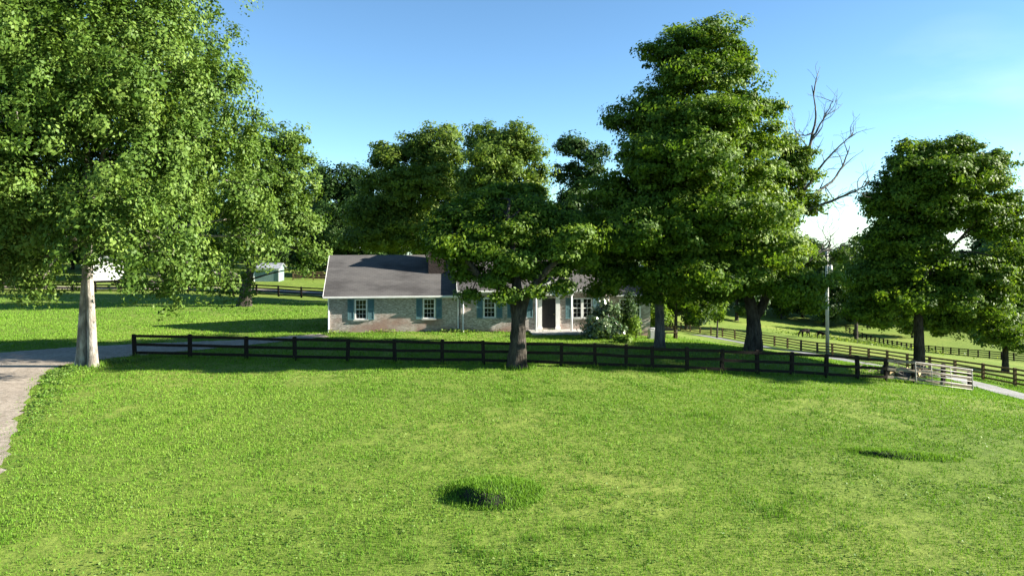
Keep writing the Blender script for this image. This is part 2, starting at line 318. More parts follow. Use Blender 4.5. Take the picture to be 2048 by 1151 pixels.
# ------------------------------------------------------------------ lawn grass: blades over the visible lawn
def vnoise(x, y, s, seed):
    g = np.random.default_rng(seed).random((64, 64)); x = x/s; y = y/s
    xi = np.floor(x).astype(int); yi = np.floor(y).astype(int); fx = x-xi; fy = y-yi; fx = fx*fx*(3-2*fx); fy = fy*fy*(3-2*fy)
    q = lambda a, b: g[a % 64, b % 64]
    return (q(xi,yi)*(1-fx)+q(xi+1,yi)*fx)*(1-fy)+(q(xi,yi+1)*(1-fx)+q(xi+1,yi+1)*fx)*fy
def blades(x, y, z, h, wd, tint, lean=0.5):
    n = len(x); th = rng.random(n)*2*np.pi; ph = rng.random(n)*2*np.pi; L = lean*rng.random(n)
    b = np.stack([x, y, z], 1); s = np.stack([np.cos(th), np.sin(th), np.zeros(n)], 1)*wd[:, None]/2
    tip = b + np.stack([np.cos(ph)*L, np.sin(ph)*L, np.sqrt(1-np.minimum(L, .95)**2)], 1)*h[:, None]
    V = np.stack([b-s, b+s, tip], 1).reshape(-1, 3)
    return V, np.arange(3*n).reshape(-1, 3), np.repeat(tint, 3)
def lawn():
    d0, d1, N = 11.0, 84.0, 900000
    d = (d0**0.75 + rng.random(N)*(d1**0.75-d0**0.75))**(1/0.75)
    x = (rng.random(N)*2-1)*(d*0.735+1.5); y = d
    ok = ~inside(drive_poly, x+0.25*rng.standard_normal(N), y+0.2*rng.standard_normal(N)) & ~inside(lane_poly, x+0.15*rng.standard_normal(N), y)
    ok &= rng.random(N) < np.clip((84-d)/34, 0, 1)
    # house footprint
    c, s_ = math.cos(R(7)), math.sin(R(7)); u = (x+12.9)*c+(y-51.2)*s_; v = -(x+12.9)*s_+(y-51.2)*c
    ok &= ~((u > -0.1) & (u < 28) & (v > -0.05))
    patch = vnoise(x, y, 3.1, 1)*0.35+vnoise(x, y, 0.9, 2)*0.3+vnoise(x, y, 0.28, 3)*0.35
    ok &= rng.random(N) < np.clip(3.2*(patch-0.22), 0.12, 1.0)
    x, y, patch = x[ok], y[ok], patch[ok]; d = y; n = len(x)
    tuft = np.clip((vnoise(x, y, 0.55, 5)-0.5)*2.2, 0, 1)*np.clip((vnoise(x, y, 2.3, 9)-0.35)*2.5, 0, 1)
    h = (0.035+0.055*rng.random(n)**1.5+0.12*tuft*rng.random(n))*(d/15)**0.35
    wd = 0.017*(d/15)**0.75*(0.7+0.8*rng.random(n))
    tint = np.clip(0.62*(patch-0.18)+0.42*(vnoise(x, y, 11, 6)-0.25)+0.06+0.32*rng.random(n)**1.4-0.22*tuft, 0, 1)
    V, Fs, t = blades(x, y, T(x, y)-0.005, h, wd, tint, 0.97)
    mesh_np("lawn_grass", V, [Fs], M["grass"], tint=t, kind="stuff", label="bright green mown grass covering the wide front lawn", cat="grass")
lawn()

def rough_grass():
    q = np.array([P(*p)[:2] for p in near_posts]); seg = rng.integers(0, len(q)-1, 9000); u = rng.random(9000)[:, None]
    p = q[seg]*(1-u)+q[seg+1]*u+rng.standard_normal((9000, 2))*np.array([0.1, 0.13])
    k = rng.random(9000) < np.clip(vnoise(p[:, 0], p[:, 1], 0.8, 51)*1.6-0.35, 0, 1); X = [p[k]]
    for px, py, d, r_ in ((178,731,38,0.75),(1036,733,38,0.8),(1320,703,44.5,0.55),(1505,704,45,0.85),(1838,745,58,0.8)):
        c = P(px, py, d)[:2]; a = rng.random(420)*6.283; X.append(c+np.stack([np.cos(a), np.sin(a)], 1)*(r_*(0.75+0.45*rng.random(420)))[:, None])
    for px, py, d in near_posts: X.append(P(px, py, d)[:2]+rng.standard_normal((60, 2))*0.13)
    p = np.concatenate(X); n = len(p); V, Fs, t = blades(p[:, 0], p[:, 1], T(p[:, 0], p[:, 1])-0.01, 0.10+0.26*rng.random(n)**1.6, 0.026+0.02*rng.random(n), 0.15+0.75*rng.random(n), 0.7)
    mesh_np("rough_grass", V, [Fs], M["grass"], tint=t, kind="stuff", label="uncut taller grass along the foot of the front fence and trunks", cat="grass")
rough_grass()
def leaf_quads(p, nrm, size, tint, aspect=0.62, droop=0.0):
    n = len(p); nrm = nrm/(np.linalg.norm(nrm, axis=1)[:, None]+1e-9)
    a = rng.standard_normal((n, 3)); a[:, 2] -= droop; a -= (a*nrm).sum(1)[:, None]*nrm; a /= np.linalg.norm(a, axis=1)[:, None]+1e-9
    b = np.cross(nrm, a); s = size[:, None]
    V = np.stack([p-a*s*0.5, p+b*s*aspect*0.5+nrm*s*0.06, p+a*s*0.55-nrm*s*0.05, p-b*s*aspect*0.5+nrm*s*0.06], 1).reshape(-1, 3)
    return V, np.arange(4*n).reshape(-1, 4), np.repeat(tint, 4)

# ------------------------------------------------------------------ trees
def crown_np(blobs, clumps, leaves, lsize, clump_r, droop=0.0, flat=0.5, shell=0.5, vary=0.5, bough=1.3, dens=0.75):
    """blobs (cx,cy,cz,rx,ry,rz) hold boughs; each bough is a lumpy, rather flat shelf of leaf clumps; gaps stay between boughs"""
    area = np.array([(b[3]*b[4]*b[5])**(2/3) for b in blobs]); ctr = np.array([b[:3] for b in blobs]).mean(0)
    nb = np.maximum(2, (dens*0.60*len(blobs)*area/area.mean()*np.median(np.sqrt(area))/bough*1.55)).astype(int)
    bc, br, per, idx = [], [], [], 0
    for b, n in zip(blobs, nb):
        u = rng.standard_normal((n, 3)); u /= np.linalg.norm(u, axis=1)[:, None]
        r = (shell+(1-shell)*rng.random(n)**0.5)*np.where(rng.random(n) < 0.07, 1.15, 1.0)*np.where(rng.random(n) < 0.22, 0.45, 1.0)
        q = np.array(b[:3])+u*r[:, None]*np.maximum(np.array(b[3:6])-0.35*bough, 0.3*np.array(b[3:6])); bc.append(q)
        br.append(np.minimum(bough*(0.45+0.95*rng.random(n)), 0.8*min(b[3:6])+0.25)); per.append(q)
    bc = np.concatenate(bc); br = np.concatenate(br); bt = rng.random(len(bc))
    cn = np.maximum(2, clumps*br**2/(br**2).sum()).astype(int); i = np.repeat(np.arange(len(bc)), cn); n = len(i)
    u = rng.standard_normal((n, 3)); u[:, 2] = u[:, 2]+0.35; u /= np.linalg.norm(u, axis=1)[:, None]
    rr_ = (0.35+0.65*rng.random(n)**0.6)*(1+0.25*(rng.random(n) < 0.12))
    c = bc[i]+u*rr_[:, None]*br[i][:, None]*np.array([1, 1, max(flat, 0.62)])
    c[:, 2] -= droop*0.35*br[i]*(u[:, 0]**2+u[:, 1]**2)*rng.random(n)
    k = leaves; rr = clump_r*(0.5+0.9*rng.random(n)); ct = 0.6*bt[i]+0.4*rng.random(n)
    g = rng.standard_normal((n, k, 3))*np.array([1, 1, flat]); g /= np.maximum(1, np.linalg.norm(g, axis=2)/1.8)[..., None]
    p = (c[:, None] + g*rr[:, None, None]*0.6)
    if droop: p[..., 2] -= droop*rr[:, None]*rng.random((n, k))*((g[..., 0]**2+g[..., 1]**2))*0.35
    out = c-ctr; out /= np.linalg.norm(out, axis=1)[:, None]+1e-9
    nr = 0.28*np.array([0, 0, 1.0]) + 0.30*out[:, None] + 0.60*u[:, None] + 0.35*g + 0.25*rng.standard_normal((n, 1, 3)) + 0.36*rng.standard_normal((n, k, 3))
    sz = lsize*(0.6+0.8*rng.random((n, k)))
    tint = np.clip(vary*ct[:, None] + (1-vary)*rng.random((n, k)), 0, 1)
    return (*leaf_quads(p.reshape(-1, 3), nr.reshape(-1, 3), sz.ravel(), tint.ravel(), droop=droop), per)
def wood_np(parts):
    V, Fs, o = [], [], 0
    for v, f in parts: V.append(v); Fs.append(f+o); o += len(v)
    return np.concatenate(V), np.concatenate(Fs)
def limb(a, b, r0, r1, n=9, sides=6, sag=0.12, wig=0.05):
    L = np.linalg.norm(b-a); m1 = a*0.65+b*0.35+np.array([0, 0, sag*L])*0.5+rng.standard_normal(3)*wig*L; m2 = a*0.3+b*0.7+np.array([0, 0, sag*L*0.6])+rng.standard_normal(3)*wig*L
    return tube_np(curve([a, m1, m2, b], n), np.linspace(r0, r1, n), sides)
def grow(root, trunk_paths, blobs, leaf, bark_m, clumps, leaves, lsize, clump_r, twigs=5, droop=0.0, flat=0.5, shell=0.5, flare=0.5, vary=0.5, limb_k=0.3, sides=14, bough=1.3, clear=0.2, dens=1.05):
    """trunk_paths: list of (points, r0, r1) local; blobs local"""
    V, Fc, tint, per = crown_np(blobs, clumps, leaves, lsize, clump_r, droop, flat, shell, vary, bough, dens)
    mesh_np("crown", V, [Fc], leaf, root, tint=tint)
    parts = []; alltr = []
    for pts, r0, r1 in trunk_paths:
        q = curve(pts, 36); s = np.linspace(0, 1, 36); hgt = q[:, 2]-q[0, 2]
        rad = r0*(1-s)+r1*s; rad = rad*(1+(flare*np.exp(-np.maximum(hgt, 0)/(1.3*r0)) if q[0, 2] < 0.2 else 0))
        v, f = tube_np(q, rad, sides, 0.0)
        # fluted, slightly lumpy stem
        vv = v.reshape(36, sides, 3); ang = np.arange(sides)/sides*2*np.pi
        lob = 1+(0.05+0.13*np.exp(-np.maximum(hgt, 0)/(2*r0)))[:, None]*np.sin(5*ang+1.3)[None]+0.03*rng.standard_normal((36, sides))
        vv = q[:, None]+(vv-q[:, None])*lob[..., None]; parts.append((vv.reshape(-1, 3), f)); alltr.append((q, rad))
    for b, cl in zip(blobs, per):
        c = np.array(b[:3]); best = None
        for q, rad in alltr:
            low = q[:, 2] < c[2]-0.15*np.linalg.norm(c[:2]-q[:, :2], axis=1)
            low &= q[:, 2] > clear*alltr[0][0][-1, 2]
            if not low.any(): low[int(len(q)*min(0.9, clear+0.15))] = True
            dd = np.linalg.norm(q-c, axis=1)+np.where(low, 0, 1e6); i = int(dd.argmin())
            if best is None or dd[i] < best[0]: best = (dd[i], q[i], rad[i])
        L = best[0]; r0 = min(best[2]*0.6, limb_k*0.03*L+0.03+0.012*max(b[3:6])); r1 = r0*0.4
        parts.append(limb(best[1], c, r0, r1, sides=7))
        for q in cl[:twigs]: parts.append(limb(c+(best[1]-c)*0.25*rng.random(), q, r1*0.9, 0.012, 6, 4, 0.06, 0.08))
    V, Fq = wood_np(parts)
    mesh_np("trunk", V, [Fq], bark_m, root, smooth=True)
def photo_tree(name, base, blobs, leaf, bark_m, trunk, clumps, leaves, lsize, clump_r, label, depth=1.0, dy=None, group=None, cat="tree", **k):
    """base (px,py,d); blobs in photo pixels at depth d (px,py,rx,ry[,dy in m]); trunk: [([(px,py,dy)...], r0, r1)]"""
    d = base[2]; b0 = P(*base); b0[2] = Tz(b0[0], b0[1])-0.05; root = empty(name, b0, label=label, cat=cat, group=group); s = d/F; bl = []
    for q in blobs:
        px, py, rx, ry = q[:4]; off = q[4] if len(q) > 4 else float(rng.uniform(-1, 1))*0.35*max(rx, ry)*s
        c = P(px, py, d)-b0; c[1] += off
        bl.append((*c, rx*s, 0.5*(rx+max(rx, ry))*s*depth, ry*s))
    tp = []
    for pts, r0, r1 in trunk:
        q = [P(a, b, d)-b0+np.array([0, o, 0]) for a, b, o in pts]
        if abs(pts[0][1]-base[1]) < 12: q[0][2] = -0.15
        tp.append((q, r0, r1))
    grow(root, tp, bl, leaf, bark_m, clumps, leaves, lsize, clump_r, **k)
    return root

# the big tree by the drive, twin stems grown together
photo_tree("maple_tree", (178, 731, 38.0),
    [(180,-70,260,150,0),(-60,0,180,180,1),(320,50,72,110,-1),(90,90,170,140,-4),(220,120,150,130,4),(440,165,68,75,0),(300,200,140,120,-3.5),(-20,230,150,150,-2),(470,270,58,75,1.0),(120,280,140,110,-5),
     (390,310,110,100,-1),(30,370,130,100,-3),(330,390,120,85,-4),(200,360,110,80,4.5),(465,430,60,80,2.5),(-90,400,130,140,1),(50,470,95,75,-2),(280,460,90,50,-4.5),(375,500,85,60,-3.8),(450,530,40,38,-3),(395,575,34,26,-3),(20,540,70,44,0),(110,555,55,38,-1),(350,560,60,34,3.8),(120,420,90,70,-3),(60,230,120,100,3),(150,380,120,90,3),(260,300,120,100,4),(60,100,140,120,4),(350,130,80,90,3),(200,200,130,110,0),(330,260,90,90,2),(500,370,40,70,0.5),(490,470,46,50,1.5),(440,560,44,26,2.5),(300,540,60,30,3.5)],
    M["leaf_bright"], M["bark_pale"],
    [([(161,733,0),(166,640,0),(170,540,0.1),(172,430,0.2),(160,250,0.5),(150,0,0.5)], 0.26, 0.10), ([(189,731,-0.15),(186,640,-0.15),(181,540,-0.1),(186,430,0),(230,250,-0.6),(270,40,-0.8)], 0.24, 0.08)],
    4300, 80, 0.18, 0.52, "large bright leafy tree with pale twin trunk beside the drive", droop=1.0, flat=1.15, shell=0.6, flare=0.55, limb_k=0.4, bough=1.5, clear=0.36, dens=1.0, vary=0.62)
# tree by the far fence left of the house
photo_tree("maple_tree", (490, 612, 70.0),
    [(570,305,55,52),(600,370,48,55),(545,400,80,70),(520,320,60,70),(500,470,50,55),(605,450,38,40),(565,475,45,30),(480,400,50,70),(460,480,40,50),(625,510,30,30),(610,540,18,12)],
    M["leaf_bright"], M["bark"], [([(488,614,0),(492,575,0),(503,535,0),(530,470,0),(555,360,0)], 0.55, 0.12), ([(500,545,0),(480,490,0.5),(470,440,1)], 0.26, 0.08)],
    800, 64, 0.28, 0.75, "rounded green tree with leaning dark trunk in front of the far black fence", flat=0.65)
# dark trees behind it
photo_tree("dark_tree", (690, 553, 124.0), [(700,370,60,48),(735,385,48,55),(655,420,55,65),(700,450,80,60),(625,505,55,45),(770,440,60,70),(665,520,70,40),(740,510,70,40),(640,360,30,40)],
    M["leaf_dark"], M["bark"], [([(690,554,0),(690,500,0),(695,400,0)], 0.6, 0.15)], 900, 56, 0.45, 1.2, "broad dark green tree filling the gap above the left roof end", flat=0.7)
photo_tree("oak_tree", (842, 596, 82.0),
    [(868,290,50,48),(830,310,50,45),(785,318,40,34),(760,305,18,22),(745,362,20,20),(850,370,75,55),(790,390,65,55),(900,400,55,55),(745,430,45,50),(830,450,80,50),(880,480,60,40),(770,480,55,40),(905,330,22,40),(720,480,40,30)],
    M["leaf_olive"], M["bark"], [([(842,598,0),(845,520,0),(850,420,0),(862,290,0)], 0.55, 0.1)], 1500, 66, 0.30, 0.75, "tall olive green tree rising directly behind the chimney", flat=0.6)
photo_tree("oak_tree", (1010, 604, 76.0),
    [(965,290,48,42),(1020,290,48,42),(1060,310,34,36),(990,340,75,45),(1060,365,42,40),(950,380,40,40),(1080,350,18,24),(1000,420,80,50),(1060,450,60,50)],
    M["leaf_olive"], M["bark"], [([(1010,606,0),(1010,500,0),(1005,400,0),(1000,300,0)], 0.5, 0.1)], 1200, 62, 0.29, 0.72, "flat-topped yellowish tree behind the roof, next to the chimney tree", flat=0.6)
photo_tree("dark_tree", (1160, 600, 92.0),
    [(1150,300,34,30),(1185,330,28,34),(1130,345,36,24),(1160,380,50,36),(1200,420,60,60),(1130,430,50,40),(1170,480,80,45),(1205,300,14,20)],
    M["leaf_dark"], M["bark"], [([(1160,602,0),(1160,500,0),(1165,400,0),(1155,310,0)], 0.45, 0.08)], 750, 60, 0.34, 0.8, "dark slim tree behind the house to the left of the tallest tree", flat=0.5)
# the tree before the front door
photo_tree("maple_tree", (1036, 733, 38.0),
    [(1000,385,60,24,4),(1060,378,40,22,4),(940,398,40,24,4),(960,425,60,32,3),(1040,415,70,30,3),(1100,440,50,34,3),(920,460,50,36,2),(1010,465,75,36,1),(1080,490,65,34,2),(965,505,56,26,0),(890,495,40,28,1.5),(870,460,34,26,2),(1030,525,42,22,-1),(1135,490,40,30,2),(905,528,16,12,1),(888,488,28,20,0.5),(864,478,24,20,1.5),(985,560,26,16,-0.6),(1012,592,20,14,-0.5),(945,592,20,10,0),(1080,585,22,12,-0.4),(1170,520,30,20,1),(1125,575,20,12,0),(1190,490,30,24,2),(928,545,34,16,0.5),(1062,548,42,16,0.5),(1000,553,36,14,1),(1110,540,34,18,0.5),(955,470,60,30,3),(1150,455,46,34,3),(905,430,44,34,3),(1152,478,38,28,-0.8),(1128,505,30,20,-0.8),(905,490,28,20,-0.6)],
    M["leaf_mid"], M["bark"], [([(1034,735,0),(1037,660,0),(1036,600,0),(1028,520,0.1),(1015,430,0.3)], 0.46, 0.12), ([(1035,640,0),(1020,585,0.0),(970,562,-0.3),(940,525,-0.6),(905,500,-0.6)], 0.26, 0.07),
        ([(1038,650,0),(1052,595,-0.1),(1080,555,-0.4),(1112,520,-0.7),(1150,490,-0.8)], 0.28, 0.07)],
    1250, 70, 0.18, 0.48, "thick forked dark tree standing before the front door", flat=0.45, flare=0.3, bough=1.0, clear=0.45)
# the tallest tree
photo_tree("maple_tree", (1320, 703, 44.5),
    [(1410,75,80,42,0),(1350,110,52,42,0.5),(1465,115,40,58,0),(1310,105,30,22,0),(1400,155,100,48,-1),(1320,200,60,40,1),(1470,205,55,30,0),(1265,245,52,42,0),(1230,245,22,22,0),(1350,255,95,46,-1.5),(1500,225,60,34,0.5),(1550,215,24,22,0),(1450,285,100,52,-1),(1300,320,100,55,-1),(1520,290,40,40,0.5),(1400,365,130,55,-2),(1500,370,65,50,0),(1250,400,85,55,0),(1330,430,110,50,-2.5),(1450,440,90,45,-1),(1190,450,62,46,0.5),(1240,490,90,42,-1.5),(1380,500,100,42,-2),(1160,515,50,34,0),(1210,545,70,28,-1.5),(1310,555,80,28,-2),(1400,560,60,28,0),(1290,590,30,14,-1.5),(1200,580,40,16,-1),(1330,330,100,60,-4),(1420,440,110,50,-4.5),(1270,470,90,44,-4.5),(1360,540,90,34,-4.5),(1400,250,80,40,-3.5),(1350,400,110,50,1.5),(1400,300,90,50,2),(1300,500,100,40,1)],
    M["leaf_mid"], M["bark_grey"], [([(1320,704,0),(1320,640,0),(1318,560,0),(1335,420,0.1),(1380,260,0.2),(1425,130,0)], 0.33, 0.07), ([(1325,470,0),(1380,420,-0.5),(1450,330,-0.8),(1500,240,-0.5)], 0.2, 0.05), ([(1322,490,0),(1280,420,0.4),(1260,330,0.4)], 0.2, 0.05)],
    3500, 72, 0.19, 0.52, "tallest tree, towering with layered mid green foliage right of centre", flat=0.42, flare=0.25, shell=0.5, bough=1.2, clear=0.22, vary=0.6, dens=0.9)
# the half-dead tree
t7 = photo_tree("maple_tree", (1505, 704, 45.0),
    [(1495,420,60,42,0),(1550,430,50,36,-0.5),(1465,480,60,42,-1),(1555,490,45,32,-1),(1520,545,75,34,-1.5),(1590,585,38,22,-1),(1618,612,20,12,-1),(1460,560,55,34,-1),(1425,590,38,26,0),(1590,545,30,20,0.5),(1578,288,26,26,0),(1602,314,30,22,0.3),(1560,350,38,30,0),(1602,358,28,28,0),(1585,330,32,26,0.3),(1612,400,30,20,0.3),(1628,418,22,14,0.3),(1570,395,30,24,0.4),(1640,525,30,10,0.5),(1690,515,22,8,0.5),(1600,500,26,18,0.6),(1490,500,70,40,-4),(1540,560,60,30,-4.5),(1450,540,50,34,-4)],
    M["leaf_mid"], M["bark"], [([(1507,706,0),(1508,660,0),(1505,620,0),(1490,560,0.1),(1485,490,0.1),(1492,425,0)], 0.52, 0.12), ([(1506,640,0),(1526,605,-0.1),(1548,540,-0.1),(1562,470,0),(1590,420,0)], 0.30, 0.15)],
    1350, 76, 0.19, 0.5, "thick dark tree with a bare dead top standing by the lane", flat=0.42, flare=0.2, bough=0.95, clear=0.42)
def dead():
    b0 = np.array(t7.location); parts = []
    def spray(q, r, depth):
        n = len(q)
        for _ in range(7 if depth == 0 else 3):
            i = rng.integers(int(n*0.35), n-1); L = (1.6 if depth == 0 else 0.7)*(0.5+rng.random())
            dr = q[min(i+2, n-1)]-q[i]; dr /= np.linalg.norm(dr)+1e-9; dr = dr+0.75*rng.standard_normal(3)+np.array([0, 0, 0.45]); dr /= np.linalg.norm(dr)
            e = q[i]+dr*L; mid = (q[i]+e)/2+rng.standard_normal(3)*0.1*L; c = curve([q[i], mid, e], 7); rr = max(0.010, r*0.28)
            parts.append(tube_np(c, np.linspace(rr, 0.007, 7), 4))
            if depth < 1: spray(c, rr, depth+1)
    for pts, r0, r1 in [([(1585,430,0),(1605,390,0.2),(1618,330,0.4),(1627,280,0.5),(1640,230,0.6),(1632,165,0.7)], 0.15, 0.018), ([(1627,280,0.5),(1648,240,0.2),(1668,198,0.0)], 0.06, 0.012),
        ([(1600,400,0.2),(1628,345,-0.4),(1662,300,-0.8),(1694,272,-1.0)], 0.08, 0.015), ([(1590,425,0),(1630,392,0.6),(1685,355,1.2),(1712,315,1.5),(1724,285,1.6)], 0.11, 0.014), ([(1590,428,0),(1645,408,-0.3),(1692,388,-0.5),(1725,371,-0.7)], 0.10, 0.02),
        ([(1600,405,0),(1625,368,0.5),(1652,345,0.9)], 0.07, 0.02), ([(1535,595,0),(1575,545,-0.4),(1620,512,-0.6),(1652,490,-0.7)], 0.14, 0.03), ([(1552,570,0),(1590,542,0.4),(1640,530,0.7),(1722,516,1.0)], 0.12, 0.02), ([(1652,490,-0.7),(1640,470,-0.6),(1638,450,-0.5)], 0.03, 0.01), ([(1618,330,0.4),(1604,290,0.7),(1610,255,0.9)], 0.05, 0.012)]:
        q = curve([P(a, b, 45.0)-b0+np.array([0, o, 0]) for a, b, o in pts], 16); q += 0.02*rng.standard_normal(q.shape)
        parts.append(tube_np(q, np.linspace(r0*1.15, r1*1.4, 16), 6)); spray(q, r0*1.4, 0)
    V, Fq = wood_np(parts); mesh_np("dead_branches", V, [Fq], M["dead_wood"], t7, smooth=True, label="bare grey dead branches")
dead()
# right-hand tree behind the gate
photo_tree("maple_tree", (1838, 745, 58.0),
    [(1885,305,62,32),(1935,305,40,34),(1990,320,34,28),(1820,330,42,36),(1900,355,110,42),(1975,375,60,46),(1785,375,40,30),(1840,400,80,42),(1765,415,42,24),(2025,410,36,40),(1930,420,70,34),(1800,455,60,34),(1995,455,60,26),(1770,500,50,28),(1850,500,60,34),(1820,545,80,36),(1900,545,50,34),(1960,560,80,44),(2035,540,50,50),(1740,560,50,34),(1780,600,80,34),(1890,600,90,36),(1980,620,70,40),(1720,620,26,18),(1890,650,60,22),(2000,670,40,18),(1760,640,40,18),(1880,440,80,34),(1850,350,80,36),(1790,540,60,40),(1840,490,50,30),(1755,470,26,22),(1740,395,20,18),(2040,460,26,22),(1925,280,18,14),(1810,295,20,14)],
    M["leaf_mid"], M["bark"], [([(1838,747,0),(1838,680,0),(1836,600,0),(1845,500,0.2),(1870,380,0.2),(1890,310,0)], 0.44, 0.08), ([(1838,560,0),(1890,500,-0.6),(1950,430,-0.8)], 0.22, 0.05), ([(1838,600,0),(1800,520,0.5),(1790,430,0.6)], 0.22, 0.05)],
    2100, 72, 0.24, 0.66, "full rounded tree behind the gate at the right", flat=0.42, flare=0.2, shell=0.55, bough=1.15, clear=0.28, depth=0.85, dens=0.8)
photo_tree("leafy_tree", (2010, 700, 96.0), [(2010,520,60,40),(2070,490,60,60),(1960,570,60,40),(2040,600,80,50),(1980,640,60,34),(2090,660,50,40),(1985,668,56,30),(2030,680,50,28)],
    M["leaf_bright"], M["bark"], [([(2010,702,0),(2012,620,0),(2020,520,0)], 0.4, 0.1)], 330, 60, 0.45, 1.3, "sunlit leafy tree at the right edge behind the gate tree", flat=0.5)
photo_tree("leafy_tree", (1352, 672, 55.5), [(1350,575,45,30),(1395,600,40,26),(1330,560,30,30),(1400,560,50,40),(1425,615,22,16),(1380,625,26,12)],
    M["leaf_mid"], M["bark"], [([(1351,673,0),(1352,630,0),(1352,580,0)], 0.16, 0.06)], 260, 60, 0.22, 0.6, "slender young tree with thin trunk beside the right end of the house", flat=0.6, flare=0.2)
photo_tree("leafy_tree", (1434, 664, 118.0), [(1436,636,10,14),(1436,610,16,14)], M["leaf_mid"], M["bark"], [([(1434,666,0),(1435,640,0),(1436,615,0)], 0.16, 0.06)], 40, 40, 0.4, 0.6, "small slim tree standing alone in the paddock behind the brown fence", flat=0.9)
photo_tree("leafy_tree", (1712, 628, 150.0), [(1718,480,18,14),(1700,505,26,18),(1722,530,34,26),(1690,545,30,24),(1715,580,46,30)], M["leaf_bright"], M["bark"], [([(1712,630,0),(1713,560,0),(1715,500,0)], 0.4, 0.1)], 150, 50, 0.55, 1.2, "airy pale tree between the utility pole and the gate tree", flat=0.6)

photo_tree("maple_tree", (2490, 800, 41.5), [(2500,330,100,55,-1),(2450,370,100,55,-3),(2560,360,100,55,-2),(2490,410,120,50,1),(2530,420,90,45,3),(2470,300,90,50,3),(2520,275,80,46,1),(2430,380,80,50,4.5),(2550,335,80,50,5),(2490,370,90,46,5),(2480,238,90,42,-2),(2520,235,80,40,0.5),(2450,260,70,40,-3)],  # unseen tree, added only to cast shade along the front fence
    M["leaf_mid"], M["bark"], [([(2490,802,0),(2490,650,0.3),(2495,500,0.8),(2500,330,1)], 0.45, 0.1)], 1300, 70, 0.26, 0.6, "leafy tree added out of view at the right to shade the front fence", flat=0.45, bough=1.0)
# shrubs by the house front
def shrub(name, px, py, d, blobs, leaf, clumps, leaves, ls, cr, label, **k):
    return photo_tree(name, (px, py, d), blobs, leaf, M["bark"], [([(px, py, 0), (px, py-14, 0), (px+1, py-26, 0)], 0.05, 0.03)], clumps, leaves, ls, cr, label, cat="shrub", flare=0.1, sides=8, bough=0.4, **k)
shrub("laurel_bush", 1203, 682, 49.5, [(1200,650,30,26),(1215,630,22,20),(1185,665,18,14),(1225,660,22,20),(1208,612,12,12)], M["leaf_laurel"], 110, 40, 0.2, 0.4, "big glossy bush with whitish leaves in front of the house", flat=0.8)
shrub("evergreen_shrub", 1258, 684, 50.5, [(1255,650,22,30),(1258,620,20,22),(1262,600,12,14),(1240,640,16,24)], M["leaf_dark"], 110, 46, 0.14, 0.35, "dark upright evergreen shrub under the right end window", flat=1.0)
shrub("sunlit_shrub", 1272, 684, 49.6, [(1268,645,12,22),(1270,665,12,14)], M["leaf_lime"], 36, 40, 0.14, 0.3, "yellow-green feathery shrub leaning against the dark evergreen shrub", flat=0.9)
shrub("garden_plant", 1246, 692, 47.6, [(1246,682,13,8)], M["leaf_lime"], 14, 40, 0.2, 0.3, "low bright yellow-green plant at the foot of the evergreen shrub", flat=0.6)

# woods: far trees are copies of three built ones
def copy_tree(o, parent=None):
    c = o.copy(); COL.objects.link(c); c.parent = parent
    for ch in list(o.children): copy_tree(ch, c)
    return c
def proto(name, leaf, h, rw, seed, label, group, clumps=170, leaves=46):
    root = empty(name, (0, 0, 0), label=label, cat="tree", group=group); bl = []
    g = np.random.default_rng(seed)
    for i in range(11):
        f = 0.14+0.76*(i+0.5)/11; a = g.random()*6.28; rr = rw*(0.62*math.sin(min(1.0, f*1.15)*math.pi)**0.6)*g.random()
        bl.append((rr*math.cos(a), rr*math.sin(a), h*f, rw*(0.35+0.3*g.random()), rw*(0.35+0.3*g.random()), h*0.14))
    grow(root, [([(0,0,-0.4),(0.1,0,h*0.3),(0,0.1,h*0.6),(0.2,0,h*0.85)], 0.4, 0.1)], bl, leaf, M["bark"], clumps, leaves, 0.62, 1.35, twigs=2, flat=0.65, shell=0.45, sides=8, bough=1.9)
    return root
GW, GB = "trees of the wood across the paddock", "trees standing beyond the far black fence"
LW, LB = "dark tree in the wood across the paddock", "tree beyond the far black fence and the house"
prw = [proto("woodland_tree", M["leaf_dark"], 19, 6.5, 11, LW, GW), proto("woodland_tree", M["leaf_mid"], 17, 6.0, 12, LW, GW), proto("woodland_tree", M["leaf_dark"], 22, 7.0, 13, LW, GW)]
used = set()
def plant(k, x, y, s, label=None, group=None):
    o = prw[k] if k not in used else copy_tree(prw[k]); used.add(k)
    o.location = (x, y, Tz(x, y)-0.1); o.rotation_euler = (0, 0, rng.random()*6.28); o.scale = (s, s, s*(0.9+0.2*rng.random()))
    if label: o["label"] = label; o["group"] = group
    return o
for i, px in enumerate(np.arange(1385, 2330, 44)):
    d = 205+10*rng.standard_normal()*0.5+ (8 if i % 2 else -6); plant(i % 3, (px-1024)*d/F, d, 0.95+0.2*rng.random())
for i, px in enumerate(np.arange(1400, 2330, 58)):
    d = 228+6*rng.standard_normal(); plant((i+1) % 3, (px-1024)*d/F, d, 1.05+0.2*rng.random())
for i, px in enumerate(np.arange(-330, 1420, 74)):
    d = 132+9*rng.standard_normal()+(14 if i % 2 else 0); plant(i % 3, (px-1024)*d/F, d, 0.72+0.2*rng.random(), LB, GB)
for i, (px, d, s) in enumerate([(-40,104,0.8),(60,100,0.75),(145,126,0.75),(330,124,0.8),(410,122,0.85),(1080,128,0.7),(1250,126,0.75),(1340,150,0.7),(905,128,0.75)]):
    plant(i % 3, (px-1024)*d/F, d, s, LB, GB)
